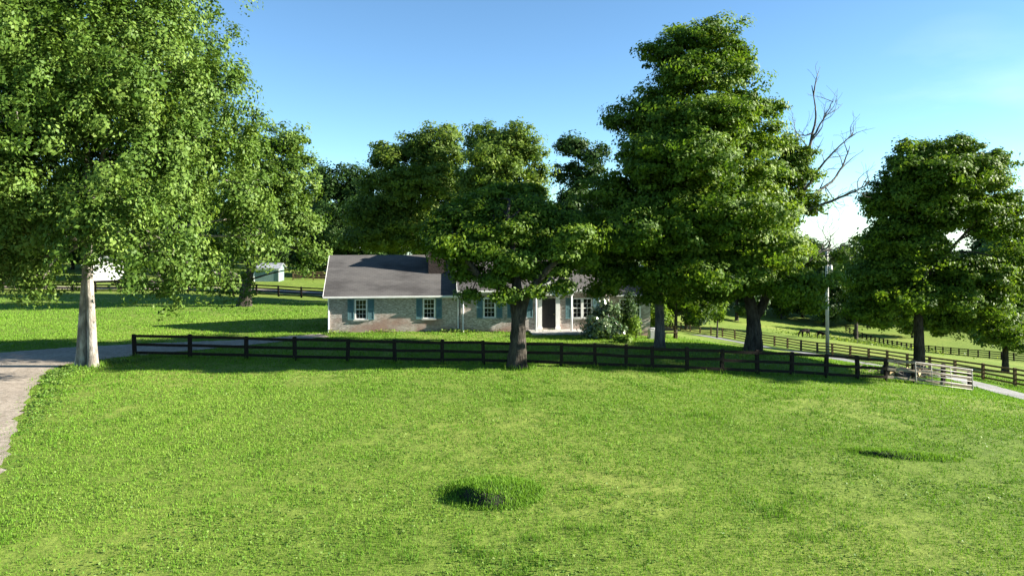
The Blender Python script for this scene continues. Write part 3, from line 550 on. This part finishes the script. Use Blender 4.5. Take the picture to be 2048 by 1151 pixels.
photo_tree("spruce_tree", (268, 580, 95.0), [(268,570,34,16,0),(268,548,28,14,0),(267,528,20,12,0),(267,510,13,12,0),(267,492,6,10,0)], M["leaf_dark"], M["bark"], [([(268,582,0),(268,540,0),(267,495,0)], 0.25, 0.05)], 130, 50, 0.34, 0.8, "dark conical evergreen beside the white barn", flat=0.4)

# weeds and ivy along the drive edge and by the trunk
def weeds(name, x, y, n, ls, hgt, leaf, label):
    p = np.stack([x, y, T(x, y)+rng.random(len(x))*hgt], 1); nr = np.array([0, 0, 1.0])+0.6*rng.standard_normal(p.shape)
    V, Fq, t = leaf_quads(p, nr, ls*(0.6+0.8*rng.random(len(x))), rng.random(len(x)), 0.8)
    mesh_np(name, V, [Fq], leaf, tint=t, kind="stuff", label=label, cat="weeds")
edge = curve([(-14.2,20.5),(-17.7,26.4),(-20.6,31.8),(-23.0,36.6),(-21.6,39.4),(-19.5,40.6)], 400)
i = rng.integers(0, 400, 9000); off = np.abs(rng.standard_normal(9000))*0.9-0.15
x = edge[i, 0]+off*0.85+0.1; y = edge[i, 1]-off*0.25
k = rng.random(9000) < np.clip(0.15+(y-24)/16, 0.1, 0.8)*np.clip(3*(vnoise(x, y, 0.8, 41)-0.25), 0, 1); weeds("broadleaf_weeds", x[k], y[k], 1, 0.085, 0.11, M["leaf_clover"], "broad bright weed leaves along the edge of the drive")
n = 2600; u = rng.random(n)*23; v = -np.abs(rng.standard_normal(n))*0.55-0.05; c, s_ = math.cos(R(7)), math.sin(R(7))
k = rng.random(n) < np.clip((vnoise(u, v*0.3, 1.1, 31)-0.35)*2.5, 0.05, 1); u, v = u[k], v[k]
weeds("foundation_weeds", -12.9+u*c-v*s_, 51.2+u*s_+v*c, 1, 0.11, 0.22, M["leaf_lime"], "yellowish weeds along the foot of the house wall")
n = 2500; weeds("meadow_weeds", (1716-1024)*150/F+rng.standard_normal(n)*6, 152+rng.standard_normal(n)*9, 1, 0.34, 0.8, M["leaf_olive"], "pale tall weeds in the shaded paddock below the wood")

n = 60000; y = (11**0.8+rng.random(n)*(46**0.8-11**0.8))**1.25; x = (rng.random(n)*2-1)*(y*0.735+1)
k = (vnoise(x, y, 1.3, 21)*0.6+vnoise(x, y, 0.4, 22)*0.4 > 0.56) & ~inside(drive_poly, x, y) & ~inside(lane_poly, x, y)
weeds("lawn_clover", x[k], y[k], 1, 0.055, 0.06, M["leaf_clover"], "small broad clover leaves scattered among the lawn grass")
# two old grassy stump mounds in the lawn
def mound(px, py, rx, ry, h, rot, nb, label):
    d = 6.9*F/(py-HZ); c = P(px, py, d); c[2] = Tz(c[0], c[1])
    root = empty("grass_mound", c, rot, label=label, cat="mound")
    m = 40; g = np.linspace(-1.25, 1.25, m); X, Y = np.meshgrid(g, g)
    def H(X, Y):
        r = np.sqrt(X**2+Y**2); a = np.arctan2(Y, X); front = np.clip(-np.sin(a)*0.75-np.cos(a)*0.6, 0, 1)
        sharp = 0.22*(1-front)+0.045*front; lim = 0.72+0.10*np.sin(3*a+0.4)+0.10*front
        return h*(1/(1+np.exp((r-lim)/sharp)))*(0.55+0.45*front)*(1+0.15*np.sin(5*X+1)*np.cos(4*Y))
    Z = H(X, Y)-0.03; V = np.stack([X*rx, Y*ry, Z], -1).reshape(-1, 3); i = (np.arange(m-1)[:, None]*m+np.arange(m-1)[None]).ravel()
    mesh_np("soil_bank", V, [np.stack([i, i+1, i+m+1, i+m], 1)], M["soil"], root, smooth=True)
    x = (rng.random(nb)*2-1)*1.2; y = (rng.random(nb)*2-1)*1.2; e = 0.02
    gr = np.hypot((H(x+e, y)-H(x-e, y))/(2*e*rx), (H(x, y+e)-H(x, y-e))/(2*e*ry)); k = (rng.random(nb) < np.where(gr > 0.5, 0.7, 1.0)) & (x**2+y**2 < 1.4)
    x, y = x[k], y[k]; n = len(x)
    gr = gr[k]; V, Fs, t = blades(x*rx, y*ry, H(x, y)-0.03, 0.05+0.12*rng.random(n)**2, 0.017+0.01*rng.random(n), np.clip(np.where(gr > 0.5, 0.0, 0.2)+0.6*rng.random(n)*np.where(gr > 0.5, 0.5, 1), 0, 1), 0.97)  # steep bank grass gets a darker tint, painting in the bank's shaded side
    mesh_np("tall_grass", V, [Fs], M["grass"], root, tint=t)
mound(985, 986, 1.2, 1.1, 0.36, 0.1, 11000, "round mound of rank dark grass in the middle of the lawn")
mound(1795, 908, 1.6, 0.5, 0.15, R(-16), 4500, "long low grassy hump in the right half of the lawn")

# ------------------------------------------------------------------ the house
house = empty("brick_house", (-12.9, 51.2, 0), R(7), label="long low whitewashed brick house with grey roof and teal shutters", cat="house")
def wall_holes(name, u0, u1, z0, z1, holes, v=0.0, rev=0.14):
    us = sorted({u0, u1, *[h[0] for h in holes], *[h[1] for h in holes]}); zs = sorted({z0, z1, *[h[2] for h in holes], *[h[3] for h in holes]}); mb = MB()
    for a, b in zip(us, us[1:]):
        for c, d in zip(zs, zs[1:]):
            if any(h[0]-1e-6 <= a and b <= h[1]+1e-6 and h[2]-1e-6 <= c and d <= h[3]+1e-6 for h in holes): continue
            mb.add([(a,v,c),(b,v,c),(b,v,d),(a,v,d)], [(0,1,2,3)])
    for a, b, c, d in holes:
        mb.add([(a,v,c),(b,v,c),(b,v,d),(a,v,d),(a,v+rev,c),(b,v+rev,c),(b,v+rev,d),(a,v+rev,d)], [(0,4,5,1),(1,5,6,2),(2,6,7,3),(3,7,4,0)])
    return mb
def gable_body(mb, u0, u1, D, z0, ze, zr, v=0.0):
    """side and back walls with gables (front is built apart)"""
    for u, fl in ((u0, 1), (u1, 0)):
        p = [(u,v,z0),(u,v+D,z0),(u,v+D,ze),(u,v+D/2,zr),(u,v,ze)]; mb.add(p, [tuple(range(5)) if not fl else tuple(reversed(range(5)))])
    mb.add([(u0,v+D,z0),(u1,v+D,z0),(u1,v+D,ze),(u0,v+D,ze)], [(3,2,1,0)]); return mb
def roof(u0, u1, D, ze, zr, oh=0.28, ov=0.3, v=0.0, th=0.14):
    """two-slope slab roof; object coords are laid along the slope for the shingle courses"""
    sl = (zr-ze)/(D/2); za = ze-ov*sl; mb = MB()
    for sgn in (1, -1):
        e = v-ov if sgn == 1 else v+D+ov; r = v+D/2; a, b = u0-oh, u1+oh
        p = [(a,e,za),(b,e,za),(b,r,zr),(a,r,zr)]; q = [(x,y,z+th) for x, y, z in p]
        fs = [(0,1,2,3),(7,6,5,4),(0,4,5,1),(1,5,6,2),(3,7,4,0)]
        mb.add(p+q, fs if sgn == -1 else [tuple(reversed(f)) for f in fs])
    return mb
def window(uc, z0, z1, wd, v=0.0, cols=3, rows=4, sill=True, shutters=(1, 1)):
    a, b = uc-wd/2, uc+wd/2; fw = 0.075; mb = MB()
    mb.box(a-0.02,a+fw,v-0.02,v+0.10,z0,z1).box(b-fw,b+0.02,v-0.02,v+0.10,z0,z1).box(a+fw,b-fw,v-0.02,v+0.10,z1-fw,z1).box(a+fw,b-fw,v-0.02,v+0.10,z0,z0+fw)
    f = mb.build("window", M["white_paint"], house)
    MB().box(a+fw,b-fw,v+0.075,v+0.095,z0+fw,z1-fw).build("pane", M["glass"], f)
    mu = MB(); iw, ih = (b-a-2*fw), (z1-z0-2*fw); zm = (z0+z1)/2
    mu.box(a+fw,b-fw,v+0.02,v+0.073,zm-0.03,zm+0.03)
    for r_ in range(rows):
        for cc in range(1, cols):
            x = a+fw+iw*cc/cols; zz0, zz1 = z0+fw+ih*r_/rows, z0+fw+ih*(r_+1)/rows
            if r_ == rows//2-1: zz1 -= 0.03
            if r_ == rows//2: zz0 += 0.03
            mu.box(x-0.009,x+0.009,v+0.05,v+0.0735,zz0,zz1)
        if 0 < r_ != rows//2: mu.box(a+fw,b-fw,v+0.045,v+0.072,z0+fw+ih*r_/rows-0.009,z0+fw+ih*r_/rows+0.009)
    mu.build("muntin", M["white_paint"], f)
    if sill: MB().box(a-0.1,b+0.1,v-0.10,v-0.022,z0-0.09,z0-0.002).build("sill", M["concrete"], f)
    for s, on in zip((-1, 1), shutters):
        if not on: continue
        x0 = a-0.06-0.44 if s < 0 else b+0.06; x1 = x0+0.44; sh = MB()
        sh.box(x0,x0+0.06,v-0.055,v-0.005,z0-0.03,z1+0.03).box(x1-0.06,x1,v-0.055,v-0.005,z0-0.03,z1+0.03)
        for zz in (z0-0.03, (z0+z1)/2-0.04, z1-0.05): sh.box(x0+0.06,x1-0.06,v-0.054,v-0.006,zz,zz+0.08)
        zz = z0+0.055
        while zz < z1-0.06:
            if abs(zz-(z0+z1)/2) > 0.07: sh.add([(x0+0.06,v-0.045,zz),(x1-0.06,v-0.045,zz),(x1-0.06,v-0.012,zz+0.05),(x0+0.06,v-0.012,zz+0.05)], [(0,1,2,3)])
            zz += 0.045
        sh.box(x0+0.06,x1-0.06,v-0.010,v-0.004,z0,z1)
        sh.build("shutter", M["shutter"], house)
WL, ML, RL = 9.25, 10.9, 3.3            # wing, main block, right annex lengths along the front
W1, W2 = 2.28, 7.05
holes = [(W1-0.42,W1+0.42,0.90,2.32),(W2-0.42,W2+0.42,0.90,2.32)]
mb = wall_holes("wall", 0, WL, -0.5, 2.66, holes); gable_body(mb, 0, WL, 6.6, -0.5, 2.66, 5.2); mb.build("wall", M["brick"], house, label="brick walls of the left wing")
roof(0, WL-0.28, 6.6, 2.66, 5.2).build("roof", M["roof"], house)
for u in (W1, W2): window(u, 0.90, 2.32, 0.84)
# main block, eave a little higher
m0 = WL; V0 = -0.25
def um(px): return m0 + (px-921)*53.2/F/math.cos(R(7))*0.985
WA, WB, DR = um(979), um(1040), um(1098)
C1, C2 = um(1156), um(1177)
mh = [(WA-0.43,WA+0.43,0.92,2.34),(WB-0.43,WB+0.43,0.92,2.34),(DR-0.50,DR+0.50,0.12,2.26),(C1-0.36,C1+0.36,0.80,2.26),(C2-0.36,C2+0.36,0.80,2.26)]
mb = wall_holes("wall", m0, m0+ML, -1.4, 3.0, mh, V0); gable_body(mb, m0, m0+ML, 8.4, -1.4, 3.0, 6.15, V0); mb.build("wall", M["brick"], house, label="brick walls of the main block")
roof(m0, m0+ML, 8.4, 3.0, 6.15, v=V0, oh=0.22).build("roof", M["roof"], house)
window(WA, 0.92, 2.34, 0.86, V0); window(WB, 0.92, 2.34, 0.86, V0)
window(C1, 0.80, 2.26, 0.72, V0, 2, 4, shutters=(1, 0)); window(C2, 0.80, 2.26, 0.72, V0, 2, 4, shutters=(0, 1))
# right annex
a0 = m0+ML; V1 = 0.5; D1 = a0+1.75
mb = wall_holes("wall", a0, a0+RL, -1.6, 2.5, [(D1-0.80,D1+0.80,0.72,2.1)], V1); gable_body(mb, a0, a0+RL, 5.6, -1.6, 2.5, 4.3, V1); mb.build("wall", M["brick"], house, label="brick walls of the right annex")
roof(a0+0.28, a0+RL, 5.6, 2.5, 4.3, v=V1).build("roof", M["roof"], house)
window(D1-0.40, 0.72, 2.1, 0.80, V1, 3, 4, shutters=(0, 0)); window(D1+0.40, 0.72, 2.1, 0.80, V1, 3, 4, shutters=(0, 0))
# door, surround, pediment, porch
dr = MB().box(DR-0.5,DR+0.5,V0+0.08,V0+0.13,0.12,2.26)
for x in (-0.22, 0.22):
    for zz0, zz1 in ((0.30, 0.95), (1.1, 1.95)): dr.box(DR+x-0.16,DR+x+0.16,V0+0.065,V0+0.079,zz0,zz1)
dr = dr.build("door", M["door"], house); MB().tube([(DR+0.4,V0+0.075,1.1),(DR+0.4,V0+0.02,1.1)], 0.035, 10).build("handle", M["brass"], dr)
sr = MB()
for s in (-1, 1): sr.box(DR+s*0.66-0.15,DR+s*0.66+0.15,V0-0.09,V0-0.004,0.03,2.42).box(DR+s*0.66-0.19,DR+s*0.66+0.19,V0-0.13,V0-0.002,0.03,0.2).box(DR+s*0.66-0.19,DR+s*0.66+0.19,V0-0.13,V0-0.002,2.42,2.54)
sr.build("door_surround", M["white_paint"], house)
pc = DR+0.22; pv = V0-1.0; MB().box(pc-1.42,pc+1.42,pv,V0-0.003,2.55,2.797).build("entablature", M["white_paint"], house); pd = MB()
pd.add([(pc-1.42,pv+0.02,2.80),(pc+1.42,pv+0.02,2.80),(pc,pv+0.02,3.60),(pc-1.42,V0+2.2,2.80),(pc+1.42,V0+2.2,2.80),(pc,V0+2.2,3.60)], [(0,1,2),(3,5,4),(0,2,5,3),(1,4,5,2),(0,3,4,1)]).build("pediment", M["white_paint"], house)
pr = MB()
for s in (-1, 1):
    p = [(pc+s*1.60,pv-0.12,2.72),(pc,pv-0.12,3.64),(pc,V0+2.2,3.64),(pc+s*1.60,V0+2.2,2.72)]; q = [(x,y,z+0.10) for x, y, z in p]
    pr.add(p+q, [(0,1,2,3),(7,6,5,4),(0,4,5,1),(1,5,6,2),(2,6,7,3),(3,7,4,0)])
pr.build("porch_roof", M["roof"], house)
for s in (-1, 1): MB().bar((pc+s*1.58,pv-0.14,2.79),(pc+s*0.01,pv-0.14,3.655), 0.04, 0.16).build("rake_trim", M["white_paint"], house)
for s in (-1, 1): MB().tube([(pc+s*1.28,pv+0.14,0.02),(pc+s*1.28,pv+0.14,2.55)], [0.075, 0.065], 12).build("column", M["white_paint"], house, smooth=True)
p0, p1 = um(1058), um(1163)
pch = MB().box(p0,p1,V0-2.0,V0-0.004,-1.5,-0.09).build("porch", M["brick"], house); MB().box(p0-0.05,p1+0.05,V0-2.05,V0-0.004,-0.088,0.02).build("porch_slab", M["concrete"], pch)
MB().box(DR-0.8,DR+0.8,V0-2.40,V0-2.055,-1.5,-0.30).box(DR-0.8,DR+0.8,V0-2.75,V0-2.403,-1.5,-0.52).build("step", M["concrete"], house)
# gutters, downpipes, fascia
def gutter(u0, u1, z, v): MB().box(u0,u1,v-0.12,v,z-0.11,z).build("gutter", M["white_paint"], house)
sl1, sl2, sl3 = 2.54/3.3, 3.15/4.2, 1.8/2.8
gutter(-0.28, WL-0.03, 2.66-0.3*sl1+0.12, -0.302); gutter(m0-0.22, m0+ML+0.22, 3.0-0.3*sl2+0.12, V0-0.302); gutter(a0+0.25, a0+RL+0.28, 2.5-0.3*sl3+0.12, V1-0.302)
MB().box(0,WL,-0.03,-0.003,2.36,2.655).build("frieze_board", M["white_paint"], house); MB().box(m0,m0+ML,V0-0.03,V0-0.003,2.66,2.99).build("frieze_board", M["white_paint"], house)
def pipe(u, v, z0, z1): MB().tube([(u,v-0.22,z1+0.1),(u,v-0.07,z1-0.12),(u,v-0.07,z0+0.12),(u,v-0.25,z0)], 0.05, 8).build("downpipe", M["white_paint"], house, smooth=True)
pipe(0.06, 0, 0.02, 2.45); pipe(WL-0.14, 0, 0.0, 2.45); pipe(m0+0.20, V0, -0.02, 2.8); pipe(m0+ML-0.12, V0, -0.7, 2.8)
# rake boards
for u, D, ze, zr, v in ((-0.30,6.6,2.66,5.2,0),(m0-0.24,8.4,3.0,6.15,V0),(m0+ML+0.24,8.4,3.0,6.15,V0),(a0+RL+0.30,5.6,2.5,4.3,V1)):
    s = (zr-ze)/(D/2)
    for e in (v-0.3, v+D+0.3): MB().bar((u,e,ze-0.3*s+0.04),(u,v+D/2,zr+0.04), 0.03, 0.2).build("rake_board", M["white_paint"], house)
chn = MB().box(7.02,8.27,1.55,2.85,2.5,6.45).box(6.96,8.33,1.49,2.91,6.452,6.62).box(6.91,8.38,1.44,2.96,6.622,6.78).build("chimney", M["shaded_brick"], house)
for s in (-0.3, 0.3): MB().tube([(7.645+s,2.2,6.784),(7.645+s,2.2,7.05)], [0.15,0.13], 12).build("chimney_pot", simple("clay_pot", (0.3,0.12,0.07), (0.38,0.17,0.10)), chn, smooth=True)
# things beside the house
cp = P(1308, 673, 51.0); cp[2] = Tz(cp[0], cp[1]); ac = empty("air_conditioner", cp, R(7), label="pale metal outdoor cooling unit at the right end of the house", cat="air conditioner")
MB().box(-0.42,0.42,-0.35,0.35,0.0,0.08).build("base_pad", M["concrete"], ac)
cb = MB().box(-0.36,0.36,-0.3,0.3,0.082,0.70)
cb.build("cabinet", M["ac_metal"], ac); gl = MB()
for q in range(9): gl.box(-0.33,0.33,-0.315,-0.302,0.14+q*0.058,0.165+q*0.058)
gl.build("grille", M["ac_metal"], ac); MB().tube([(0,0,0.702),(0,0,0.76)], [0.28,0.26], 16).build("fan_cover", M["ac_metal"], ac)
bp = P(1341, 672, 55.0); bp[2] = Tz(bp[0], bp[1]); bn = empty("bench", bp, R(5), label="brown wooden bench against the slender tree by the house end", cat="bench")
MB().box(-0.5,0.5,-0.22,0.22,0.42,0.47).build("seat", M["brown_wood"], bn)
bb = MB()
for q in range(3): bb.box(-0.5,0.5,0.2,0.24,0.55+q*0.13,0.65+q*0.13)
bb.build("backrest", M["brown_wood"], bn)
for sx in (-0.45, 0.45):
    MB().box(sx-0.03,sx+0.03,-0.2,-0.14,-0.05,0.418).build("leg", M["brown_wood"], bn); MB().box(sx-0.03,sx+0.03,0.14,0.2,-0.05,0.95).build("leg", M["brown_wood"], bn)

# ------------------------------------------------------------------ fences
def fence(name, pts, wood, h, boards, label, gap_after=(), bw=0.14, per_board=True, pw=0.13, wood_of=None):
    """pts: world base points; each post and each rail is a part"""
    b0 = pts[0].copy(); b0[2] = Tz(b0[0], b0[1]); root = empty(name, b0, label=label, cat="fence"); Q = []
    for p in pts: Q.append(np.array([p[0], p[1], Tz(p[0], p[1])])-b0)
    for i, p in enumerate(Q):
        t = Q[min(i+1, len(Q)-1)]-Q[max(i-1, 0)]; a = math.atan2(t[1], t[0]); c, s = math.cos(a), math.sin(a); hh = h+0.06+0.04*rng.standard_normal()*0.6
        lx, ly = 0.035*rng.standard_normal(2); tx = pw/2
        V = [p+np.array([c*x-s*y+lx*(z > 0), s*x+c*y+ly*(z > 0), z]) for z, tx in ((-0.3, pw/2), (hh-0.03, pw/2), (hh, pw/2-0.025)) for x, y in ((-tx,-tx),(tx,-tx),(tx,tx),(-tx,tx))]
        MB().add(V, [(0,1,5,4),(1,2,6,5),(2,3,7,6),(3,0,4,7),(4,5,9,8),(5,6,10,9),(6,7,11,10),(7,4,8,11),(8,9,10,11)]).build("post", wood, root)
    for i in range(len(Q)-1):
        if i in gap_after: continue
        a, b = Q[i], Q[i+1]; t = b-a; nrm = np.array([t[1], -t[0], 0]); nrm /= np.linalg.norm(nrm)
        off = nrm*(pw/2+0.018) ; u = t/np.linalg.norm(t)*(0.03); mbs = MB(); wd = wood_of(i) if wood_of else wood
        for k in range(boards):
            z = h-0.06-k*(h-0.30)/(boards-1) if boards > 1 else h
            j0, j1 = 0.022*rng.standard_normal(2)
            tgt = mbs if not per_board else MB()
            tgt.bar(a-off*(-1)+u*0.2+np.array([0,0,z+j0])+(0.002*(i % 2))*nrm, b+off-u*0.2+np.array([0,0,z+j1])+(0.002*(i % 2))*nrm, 0.03, bw)
            if per_board: tgt.build("rail", wd, root)
        if not per_board: mbs.build("rail_panel", wd, root)
    return root
npw = [P(*q) for q in near_posts]
fence("board_fence", npw, M["black_wood"], 1.22, 3, "black three-board fence crossing the lawn in front of the house", bw=0.15, pw=0.17, wood_of=lambda i: M["bleached_wood"] if i >= 19 else M["black_wood"])
fence("board_fence", [P(*q) for q in pad_posts], M["brown_wood"], 1.4, 4, "brown four-board fence running away along the lane", per_board=False, bw=0.16, pw=0.2)
far = [np.array([x, 88-0.02*abs(x+40), 0.0]) for x in np.arange(-72, -17, 2.75)]
fence("board_fence", far, M["black_wood"], 1.3, 4, "black fence along the far side of the left lawn", per_board=False, bw=0.16, pw=0.18)
vp = curve([P(1692,672,190)[:2],P(1740,684,172)[:2],P(1790,696,158)[:2],P(1850,704,150)[:2],P(1940,712,146)[:2],P(2080,728,138)[:2]], 30)
fence("board_fence", [np.array([x, y, 0]) for x, y in vp], M["black_wood"], 1.5, 4, "long black fence curving through the valley paddock", per_board=False, bw=0.18, pw=0.24)
fence("board_fence", [np.array([x, 112+0.1*(x+32), 0]) for x in np.arange(-33.5, -18, 3.0)], M["brown_wood"], 1.3, 4, "short brown fence beside the green shed", per_board=False, bw=0.14, pw=0.16)

# tubular gate leaning against the bleached boards
g0, g1 = P(1833, 770, 39.9), P(1946, 780, 40.5); g0[2] = Tz(g0[0], g0[1]); g1[2] = Tz(g1[0], g1[1])
gate = empty("tube_gate", g0, label="pale metal tube gate leaning on the bleached fence boards", cat="gate"); gd = g1-g0; gu = np.array([0, 0.10, 1.0])
def gp(s, z): return gd*s+gu*z
fr = MB().tube(curve([gp(0,0.1),gp(0,0.6),gp(0,1.12),gp(0.03,1.2),gp(0.5,1.2),gp(0.97,1.2),gp(1,1.12),gp(1,0.6),gp(1,0.1)], 40), 0.03, 8)
fr.build("frame", M["tube"], gate, smooth=True)
for z in (0.12, 0.34, 0.56, 0.78, 0.98): MB().tube([gp(0, z), gp(1, z)], 0.022, 8).build("bar", M["tube"], gate, smooth=True)
for s in (0.28, 0.62): MB().tube([gp(s, 0.12), gp(s, 1.2)], 0.02, 8).build("upright", M["tube"], gate, smooth=True)
# cut logs and brush by the tree
lg = "cut logs heaped behind the fence by the gate"
for j in range(9):
    p = P(1775+6.5*j, 742, 43.5+0.5*rng.standard_normal()); p[2] = Tz(p[0], p[1]); L = 0.7+0.5*rng.random(); r = 0.12+0.08*rng.random(); a = R(20+50*rng.random())
    z = r*0.9+(0.30 if j % 3 == 1 else 0); dv = np.array([math.cos(a)*0.5, -math.sin(a), 0.12*rng.standard_normal()]); dv /= np.linalg.norm(dv)
    o = empty("cut_log", p, label="short cut log with pale sawn ends in the heap behind the fence", cat="log", group=lg); q = [np.array([0,0,z])-dv*L/2+0.0*dv, np.array([0,0,z]), np.array([0,0,z])+dv*L/2]
    MB().tube(q, [r, r*0.97, r*0.95], 12, cap=False).build("log_bark", M["bark_grey"], o, smooth=True)
    for e, s in ((q[0], -1), (q[2], 1)): MB().tube([e-dv*0.02*s, e+dv*0.006*s], r*0.96, 12).build("sawn_end", M["log_end"], o)
n = 130; parts = []
c0 = P(1795, 748, 44.3); c0[2] = Tz(c0[0], c0[1])
for j in range(n):
    a = np.array([rng.uniform(-2.2, 2.2), rng.uniform(-1.0, 0.9), 0.05+0.5*rng.random()**2]); th = rng.random()*6.28; L = 0.6+1.2*rng.random()
    e = a+np.array([math.cos(th)*L, math.sin(th)*L*0.6, 0.35*rng.standard_normal()*0.8]); e[2] = max(0.03, e[2]); parts.append(tube_np(curve([a, (a+e)/2+0.08*rng.standard_normal(3), e], 5), np.linspace(0.03, 0.01, 5), 5))
V, Fq = wood_np(parts); o = mesh_np("brush_pile", V, [Fq], M["bleached_wood"], smooth=True, kind="stuff", label="tangle of bleached cut branches behind the fence by the gate", cat="brush"); o.location = c0

# ------------------------------------------------------------------ utility pole
pb = P(1655, 704, 95); pb[2] = Tz(pb[0], pb[1]); up = empty("utility_pole", pb, label="tall grey wooden utility pole rising from the paddock", cat="utility pole")
ph = CZ-(496-HZ)*95/F-pb[2]
MB().tube([(0,0,-0.5),(-0.05,0,ph*0.5),(-0.1,0,ph)], [0.24,0.21,0.17], 14).build("pole", M["pole_wood"], up, smooth=True)
MB().tube([(0.38,-0.1,ph-3.1),(0.38,-0.1,ph-2.3)], 0.2, 14).tube([(0.38,-0.1,ph-2.3),(0.38,-0.1,ph-2.2)], [0.21,0.12], 14).build("transformer", M["ac_metal"], up, smooth=True)
MB().bar((0.02,-0.1,ph-2.6),(0.3,-0.1,ph-2.6), 0.08, 0.08).build("bracket", M["pole_wood"], up)
for s in (-0.28, 0.1): MB().tube([(s-0.1,-0.02,ph-0.25),(s-0.1,-0.02,ph+0.05)], [0.05,0.035], 10).build("insulator", M["white_paint"], up, smooth=True)
MB().bar((-0.6,0,ph-0.3),(0.45,0,ph-0.3), 0.09, 0.1).build("crossarm", M["pole_wood"], up)

# ------------------------------------------------------------------ barn and shed beyond the far fence
def hut(name, c, rz, L, D, ze, zr, wallm, roofm, label, door=None, trim=True):
    c = np.array(c, float); c[2] = Tz(c[0], c[1])-0.1; h = empty(name, c, rz, label=label, cat=name.split("_")[-1]); mb = MB()
    mb.add([(0,0,0),(L,0,0),(L,0,ze),(0,0,ze)], [(0,1,2,3)]); gable_body(mb, 0, L, D, 0, ze, zr); mb.build("wall", wallm, h)
    r = roof(0, L, D, ze, zr, 0.3, 0.3, th=0.08); r.build("roof", roofm, h)
    if trim:
        t = MB()
        for u in (0, L): t.box(u-0.08,u+0.08,-0.06,0.02,0,ze-0.05)
        t.box(0.08,L-0.08,-0.05,-0.004,ze-0.3,ze-0.06); t.build("corner_trim", M["white_paint"], h)
    if door:
        u, wd, z = door; MB().box(u-wd/2,u+wd/2,-0.04,-0.004,0.1,z).build("door", M["door"], h)
    return h
bc = P(208, 562, 107)-9*np.array([0.5, -0.866, 0])-np.array([0.866, 0.5, 0])*2.6; hut("white_barn", bc, R(-60), 9, 5.2, 2.4, 3.5, M["barn_white"], M["metal_roof"], "white barn seen past the big pale trunk", )
bc = P(508, 560, 108); hut("green_shed", bc, R(4), 3.6, 3.2, 2.1, 2.7, M["shed_green"], M["metal_roof"], "green shed with white trim beyond the far fence")
bp = P(467, 583, 86.5); bp[2] = Tz(bp[0], bp[1]); po = empty("fence_mast", bp, label="tall slim black post standing at the far fence", cat="post")
MB().tube([(0,0,-0.3),(0,0,4.2)], [0.10,0.08], 8).build("pole", M["black_wood"], po, smooth=True); MB().tube([(0,0,4.201),(0,0,4.3)], [0.12,0.05], 8).build("cap", M["black_wood"], po, smooth=True)

# ------------------------------------------------------------------ grazing horses
def horse(px, py, d, rz, s, label):
    c = P(px, py, d); c[2] = Tz(c[0], c[1]); root = empty("horse", c, rz, label=label, cat="horse", group="dark horses grazing in the paddock"); root.scale = (s, s, s)
    J = {"hip":(-0.62,0,1.22,0.27),"mid":(0,0,1.16,0.31),"chest":(0.55,0,1.18,0.28),"neck":(0.98,0.0,1.10,0.17),"poll":(1.36,0,0.66,0.12),"muzzle":(1.44,0,0.16,0.07),"dock":(-0.93,0,1.30,0.08),"tail":(-1.04,0,0.62,0.05),"ear1":(1.42,0.08,0.80,0.025),"ear2":(1.42,-0.08,0.80,0.025)}
    E = [("hip","mid"),("mid","chest"),("chest","neck"),("neck","poll"),("poll","muzzle"),("hip","dock"),("dock","tail"),("poll","ear1"),("poll","ear2")]
    for sd, y in (("l", 0.17), ("r", -0.17)):
        f = 0.08 if sd == "l" else -0.10
        J.update({"fs"+sd:(0.55+f*0.3,y,0.95,0.13),"fk"+sd:(0.58+f,y,0.50,0.065),"ff"+sd:(0.55+f,y,0.10,0.05),"fh"+sd:(0.60+f,y,0.03,0.065),
                  "st"+sd:(-0.50-f*0.3,y,0.88,0.17),"hk"+sd:(-0.78-f,y,0.52,0.075),"hf"+sd:(-0.70-f,y,0.10,0.05),"hh"+sd:(-0.65-f,y,0.03,0.065)})
        E += [("chest","fs"+sd),("fs"+sd,"fk"+sd),("fk"+sd,"ff"+sd),("ff"+sd,"fh"+sd),("hip","st"+sd),("st"+sd,"hk"+sd),("hk"+sd,"hf"+sd),("hf"+sd,"hh"+sd)]
    ks = list(J); me = bpy.data.meshes.new("body"); me.from_pydata([J[k][:3] for k in ks], [(ks.index(a), ks.index(b)) for a, b in E], []); me.materials.append(M["horse_coat"])
    o = bpy.data.objects.new("body", me); COL.objects.link(o); o.parent = root
    sk = o.modifiers.new("skin", 'SKIN'); 
    for i, k in enumerate(ks):
        v = me.skin_vertices[0].data[i]; v.radius = (J[k][3]*1.0, J[k][3]*1.0); v.use_root = (k == "mid")
    sb = o.modifiers.new("sub", 'SUBSURF'); sb.levels = 1; sb.render_levels = 2
    return root
horse(1610, 673, 128, R(200), 1.0, "larger dark horse grazing left of the utility pole")
horse(1641, 673, 128, R(-60), 0.9, "smaller dark horse turned away between the larger horse and the utility pole")
